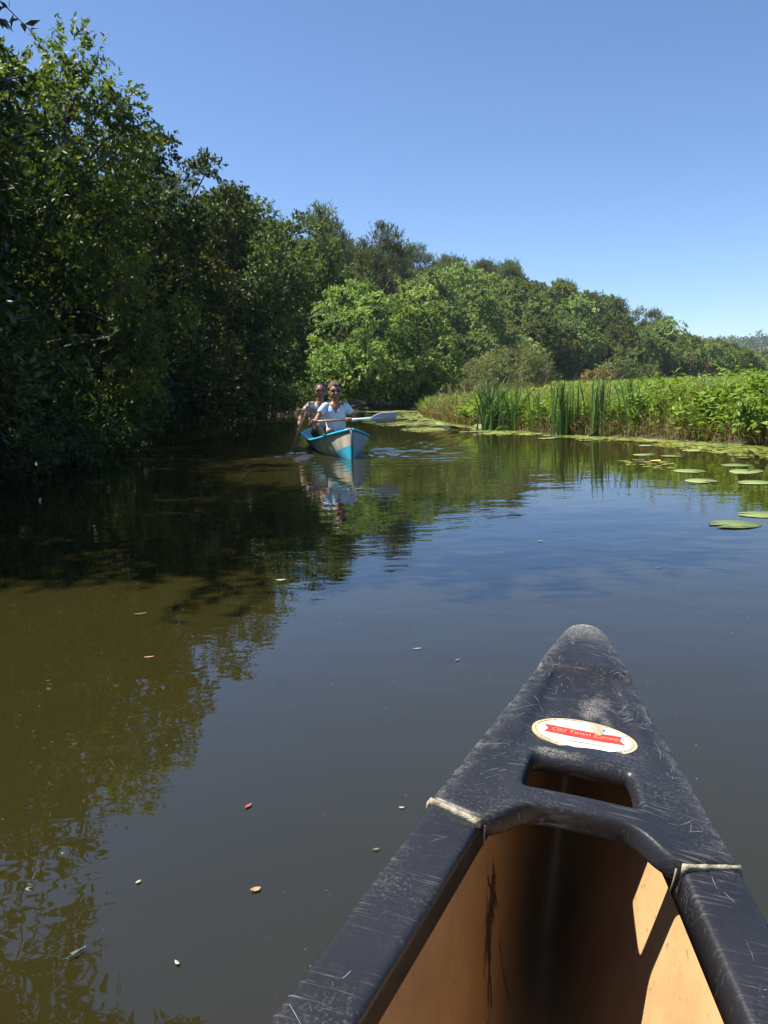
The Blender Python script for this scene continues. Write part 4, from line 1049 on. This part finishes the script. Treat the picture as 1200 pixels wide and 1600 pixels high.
def person(name, label, loc, rz, P):
    t = empty(name, loc, rz); tag(t, label, 'person')
    V_ = Vector; mb = MB(); ln = P['lean']      # lean: (dx, dy) of the shoulders over the hips
    z0, z1 = P['hip_z'], P['sh_z']
    def tc(z):
        q = max(0.0, (z-z0)/(z1-z0)); return (ln[0]*q, ln[1]*q**1.2)
    k = P.get('wide', 1.0); H_ = z1-z0
    prof = [(-.08, .10, .08), (0, .165, .115), (.12, .172, .118), (.32, .140, .100), (.55, .150, .108), (.74, .165, .112), (.88, .165, .095), (.97, .125, .075), (1.04, .06, .058), (1.16, .052, .054)]
    mb.loft([ellring(tc(z0+q*H_), rx*k, ry*k, z0+q*H_) for q, rx, ry in prof])
    hc = V_(P['head']); g = P['hs']
    mb.tube([V_((*tc(z1-.04), z1-.02)), V_((*tc(z1), z1+.03)), hc+V_((0, .02, -.07))], [.062, .054, .052], 12)
    def face(d):
        q = 1.0
        if d.z < 0: q *= 1-.20*(-d.z)**1.5*(1-.5*max(0, -d.y))
        return q
    mb.ell(hc, (.076*g, .096*g, .118*g), 20, 14, face)
    mb.ell(hc+g*V_((0, -.066, -.072)), (.036*g, .030*g, .028*g), 12, 8)            # chin
    mb.tube([hc+g*V_((0, -.088, .020)), hc+g*V_((0, -.104, -.012)), hc+g*V_((0, -.110, -.024))], [.009*g, .012*g, .014*g], 8, round_ends=True)   # nose
    for s in (-1, 1):
        mb.ell(hc+g*V_((s*.078, .006, -.005)), (.010*g, .020*g, .031*g), 8, 8)     # ears
        mb.ell(hc+g*V_((s*.040, -.072, -.028)), (.022*g, .020*g, .020*g), 8, 8)    # cheeks
        mb.ell(hc+g*V_((s*.032, -.080, .016)), (.015*g, .012*g, .011*g), 8, 6)     # eyes
    for s, key in ((-1, 'arm_l'), (1, 'arm_r')):
        sh = V_((s*.172*k+ln[0], ln[1], z1-.035)); el, ha = V_(P[key][0]), V_(P[key][1])
        mb.tube([V_((s*.09+ln[0], ln[1], z1-.035)), sh, sh.lerp(el, .35), el], [.055*k, .054*k, .047*k, .038*k], 12, round_ends=True)
        d = (ha-el).normalized(); wr = ha-d*.055
        mb.tube([el, el.lerp(wr, .3), wr, wr+d*.03], [.040*k, .041*k, .026*k, .024*k], 12, round_ends=True)
        ax = V_(P[key][2]); hand(mb, ha, ax, P[key][3], el-ha+V_((0, .02, .06)))
        mb.tube([wr, ha+(el-ha).normalized()*.02], [.024, .026], 10, round_ends=True)
        P[key+'_sh'] = (sh, el)
    for s, key in ((-1, 'leg_l'), (1, 'leg_r')):
        hp = V_((s*.075, .0, z0+.02)); kn, an = V_(P[key][0]), V_(P[key][1])
        mb.tube([hp, hp.lerp(kn, .4), kn], [.088*k, .080*k, .056*k], 12, round_ends=True)
        mb.tube([kn, kn.lerp(an, .3), an], [.054*k, .056*k, .034*k], 12, round_ends=True)
        mb.tube([an+V_((0, .03, -.03)), an+V_((0, -.06, -.045)), an+V_((0, -.15, -.055))], [.034, .036, .022], 10, round_ends=True)
    body = smoothed(mb.build('body', SKIN, t), .0065, 5)
    # shirt
    mb = MB(); rings = []
    kq = 56
    pr = [(-.02, .180, .130), (.1, .182, .130), (.3, .160, .122), (.5, .165, .124), (.66, .176, .126), (.78, .182, .124), (.87, .180, .108), (.935, .150, .092), (.985, .105, .080), (1.02, .082, .074)]
    zz = np.interp(np.linspace(0, 1, 60), np.linspace(0, 1, len(pr)), [p[0] for p in pr])
    rings = []
    for q in zz:
        rx = np.interp(q, [p[0] for p in pr], [p[1] for p in pr])*k; ry = np.interp(q, [p[0] for p in pr], [p[2] for p in pr])*k
        z = z0+q*H_
        ring = []
        for i in range(kq):
            a = 2*math.pi*i/kq; w = 1+.022*math.sin(a*5+q*9)+.02*math.sin(a*3-q*14)
            c_ = tc(z); ring.append((c_[0]+rx*w*math.cos(a), c_[1]+ry*w*math.sin(a), z))
        rings.append(ring)
    mb.loft(rings, cap=False)
    vz = z1-P['vneck']
    mb.f = [f for f in mb.f if not (np.mean([mb.v[i][1] for i in f])-tc(np.mean([mb.v[i][2] for i in f]))[1] < -.01 and np.mean([mb.v[i][2] for i in f]) > vz and abs(np.mean([mb.v[i][0] for i in f])-tc(z1)[0]) < (np.mean([mb.v[i][2] for i in f])-vz)*.62+.008)]
    for key in ('arm_l', 'arm_r'):
        sh, el = P[key+'_sh']; s = -1 if key == 'arm_l' else 1
        mb.tube([V_((s*.10+ln[0], ln[1], z1-.03)), sh+V_((0, 0, .004)), sh.lerp(el, .3), sh.lerp(el, P['sleeve'])], [.062*k, .066*k, .062*k, .066*k], 16, cap=False)
    so = mb.build('shirt', P['shirt'], t); md = so.modifiers.new('t', 'SOLIDIFY'); md.thickness = .004
    md = so.modifiers.new('s', 'SMOOTH'); md.factor = .5; md.iterations = 3
    # shorts
    mb = MB()
    mb.loft([ellring((0, 0), rx, ry, z0+dz) for dz, rx, ry in ((-.085, .12, .09), (0, .182, .132), (.07, .182, .130))])
    for s, key in ((-1, 'leg_l'), (1, 'leg_r')):
        hp = V_((s*.075, 0, z0+.02)); kn = V_(P[key][0]); mb.tube([hp, hp.lerp(kn, .4), hp.lerp(kn, P['short'])], [.098*k, .092*k, .084*k], 14)
    smoothed(mb.build('shorts', P['shorts'], t), .011, 3)
    # sunglasses
    gl = link(bpy.data.objects.new('sunglasses', None), t); gl.location = hc+g*V_((0, -.096, .016)); gl.scale = (g, g, g)
    for s in (-1, 1):
        MB().ell((s*.034, -.004+.006*abs(s), 0), (.031, .007, .023), 16, 8).build('lens', P['lens'], gl)
        MB().tube([(s*.062, .004, .006), (s*.080, .03, .008), (s*.081, .10, .006)], [.004, .0035, .003], 6).build('temple', P['lens'], gl)
    MB().tube([(-.012, -.006, .006), (0, -.009, .009), (.012, -.006, .006)], .004, 6).build('bridge', P['lens'], gl)
    MB().tube([hc+g*V_((-.024, -.088, -.050)), hc+g*V_((-.010, -.098, -.056)), hc+g*V_((.010, -.098, -.056)), hc+g*V_((.024, -.088, -.050))], [.003*g, .0065*g, .0065*g, .003*g], 8, round_ends=True).build('lips', P['lips'], t)
    # hair
    rr = random.Random(P['seed']); mb = MB()
    hs = P['hair']*g
    mb.ell(hc+g*V_((0, .020, .022)), (.083*hs, .092*hs, .108*hs), 22, 16, lambda d: (1-.42*max(0, -d.y)*max(0, .55-d.z))*(1-.25*max(0, -d.z-.2)))
    for i in range(P['curls']):
        a = rr.uniform(0, 6.283); u = rr.uniform(-.25, 1); d = V_((math.sqrt(max(0, 1-u*u))*math.cos(a), math.sqrt(max(0, 1-u*u))*math.sin(a), u))
        if d.y < -.25 and d.z < .55: continue
        p = hc+g*V_((0, .018, .022))+V_((d.x*.080*hs, d.y*.090*hs, d.z*.103*hs)); q = rr.uniform(.012, .024)
        mb.ell(p, (q, q*rr.uniform(.7, 1.2), q*rr.uniform(.7, 1.3)), 7, 5)
    smoothed(mb.build('hair', P['hair_m'], t), .007, 2)
    return t

GLASS = simple('dark_lens', (.012, .008, .010), (.02, .012, .014), .12, 5, .6)
def local2(x, s, z=0): p = BOW+SIDE*x+BACK*s; return (p.x, p.y, z)
SHIRT_B = simple('light_blue_shirt', (.46, .66, .84), (.64, .80, .90), .85, 3.5, .2, 1.0)
SHIRT_G = simple('pale_grey_shirt', (.58, .57, .58), (.72, .70, .70), .85, 3.5, .2, 1.0)
DENIM = simple('denim_shorts', (.05, .07, .12), (.09, .12, .20), .9, 30); KHAKI = simple('dark_shorts', (.04, .04, .05), (.07, .07, .08), .9, 30)
WL = local2(-.10, .95)
person('person', 'front paddler in pale blue v-neck shirt and sunglasses holding a paddle across', WL, R(9), dict(
    lean=(0, -.05), hip_z=.235, sh_z=.745, head=(.005, -.085, .905), wide=.88, hs=1.14,
    arm_l=((-.285, -.10, .52), (-.335, -.36, .505), (1, .06, 0), -1), arm_r=((.285, -.07, .50), (.150, -.36, .512), (1, .06, 0), 1),
    leg_l=((-.12, -.30, .36), (.02, -.12, .12)), leg_r=((.16, -.32, .35), (.11, -.13, .12)),
    shirt=SHIRT_B, vneck=.135, sleeve=.62, shorts=DENIM, short=.62, lens=GLASS, lips=simple('lips', (.30, .09, .08), None, .4), hair=1.10, curls=110, seed=3,
    hair_m=simple('brown_hair', (.045, .024, .012), (.10, .052, .026), .6, 60, .4, .6)))
ML = local2(-.19, 2.2)
man = person('person', 'rear paddler in pale grey shirt and dark sunglasses, half hidden in shade', ML, R(9), dict(
    lean=(-.01, -.06), hip_z=.235, sh_z=.735, head=(.0, -.08, .905), wide=1.0, hs=1.10,
    arm_l=((-.34, -.10, .50), (-.40, -.33, .30), (-.25, -.1, -1), 1), arm_r=((.20, -.20, .52), (-.24, -.33, .655), (-.25, -.1, -1), -1),
    leg_l=((-.08, -.38, .38), (.03, -.36, .12)), leg_r=((.20, -.38, .37), (.17, -.36, .12)),
    shirt=SHIRT_G, vneck=.10, sleeve=.6, shorts=KHAKI, short=.75, lens=GLASS, lips=simple('lips_man', (.22, .09, .07), None, .4), hair=1.035, curls=0, seed=5,
    hair_m=simple('dark_hair', (.020, .014, .010), (.05, .035, .025), .6, 60, .4, .5)))

# paddles (held: things of their own)
def blade_mesh(L, W, k=12):
    V = []
    for side in (-1, 1):
        for i in range(k):
            q = i/(k-1); w = W*.5*(.16+.84*float(sstep(0, .45, q)))*(1 if q < .93 else .93)
            for u in (-1, 0, 1): V.append((L*q, side*.004*(1 if u == 0 else .4)+.02*q*q, u*w))
    n3 = 3*k; F = []
    for i in range(k-1):
        for u in (0, 1):
            a = 3*i+u; F.append((a, a+1, a+4, a+3)); F.append((n3+a, n3+a+3, n3+a+4, n3+a+1))
        F += [(3*i, 3*i+3, n3+3*i+3, n3+3*i), (3*i+2, n3+3*i+2, n3+3*i+5, 3*i+5)]
    e = 3*(k-1); F += [(0, n3, n3+1, 1), (1, n3+1, n3+2, 2), (e, e+1, n3+e+1, n3+e), (e+1, e+2, n3+e+2, n3+e+1)]
    me = bpy.data.meshes.new('blade'); me.from_pydata(V, [], F); me.polygons.foreach_set('use_smooth', [True]*len(F)); me.update(); return me
SHAFT = simple('wood_shaft', (.36, .17, .08), (.48, .26, .13), .45, 14); WHITE = simple('white_shaft', (.62, .68, .72), (.75, .80, .82), .4, 14)
BLADE = simple('grey_blade', (.42, .42, .46), (.54, .54, .57), .5, 12)
def paddle(label, a, b, blade_l, blade_w, roll, wood):
    a, b = Vector(a), Vector(b); t = empty('paddle', a); tag(t, label, 'paddle', 'paddles held by the canoeists'); d = (b-a).normalized(); L = (b-a).length
    up = Vector((0, 0, 1)) if abs(d.z) < .8 else Vector((0, 1, 0)); y = up.cross(d).normalized(); z = d.cross(y)
    y2 = y*math.cos(roll)+z*math.sin(roll); z2 = d.cross(y2)
    t.matrix_world = Matrix(((d.x, y2.x, z2.x, a.x), (d.y, y2.y, z2.y, a.y), (d.z, y2.z, z2.z, a.z), (0, 0, 0, 1)))
    mid = L*wood
    MB().tube([(0, 0, 0), (mid, 0, 0)], .0155, 10).build('shaft', SHAFT, t)
    MB().tube([(mid, 0, 0), (L-.1, 0, 0), (L+.16, 0, 0)], [.0160, .0160, .010], 10).build('sleeve', WHITE if wood < 1 else SHAFT, t)
    MB().tube([(-.03, 0, -.045), (-.03, 0, .045)], .014, 10, round_ends=True).build('grip', SHAFT, t)
    o = ob('blade', blade_mesh(blade_l, blade_w), BLADE, t); o.location = (L-.08, .0, 0)
def in_person(loc, rz, p):
    c, s = math.cos(rz), math.sin(rz); return Vector((loc[0]+c*p[0]-s*p[1], loc[1]+s*p[0]+c*p[1], p[2]))
hl = in_person(WL, R(9), (-.335, -.36, .505)); hr = in_person(WL, R(9), (.150, -.36, .512)); dd = (hr-hl).normalized()
paddle('paddle with grey blade held level across the front paddler', hl-dd*.035, hl+dd*.84, .42, .158, R(14), .55)
ga = in_person(ML, R(9), (-.40, -.33, .30)); gb = in_person(ML, R(9), (-.24, -.33, .655)); dd = (ga-gb).normalized()
paddle('paddle dipped in the water beside the rear paddler', gb-dd*.06, gb+dd*.80, .45, .17, R(20), 1.0)

# ------------------------------------------------------------------ air: slight haze that pales the far wood
mb = MB().box((-1000, -90, -2.5), (1000, 1250, 75))
m = bpy.data.materials.new('haze_air'); m.use_nodes = True; n = m.node_tree.nodes; n.remove(n['Principled BSDF'])
pv = n.new('ShaderNodeVolumePrincipled'); pv.inputs['Color'].default_value = (.74, .86, 1.0, 1); pv.inputs['Density'].default_value = .00028; pv.inputs['Anisotropy'].default_value = .2
m.node_tree.links.new(pv.outputs[0], n['Material Output'].inputs['Volume'])
hz = mb.build('haze', m, None, False); tag(hz, 'thin pale summer haze over the valley', 'haze', kind='stuff')
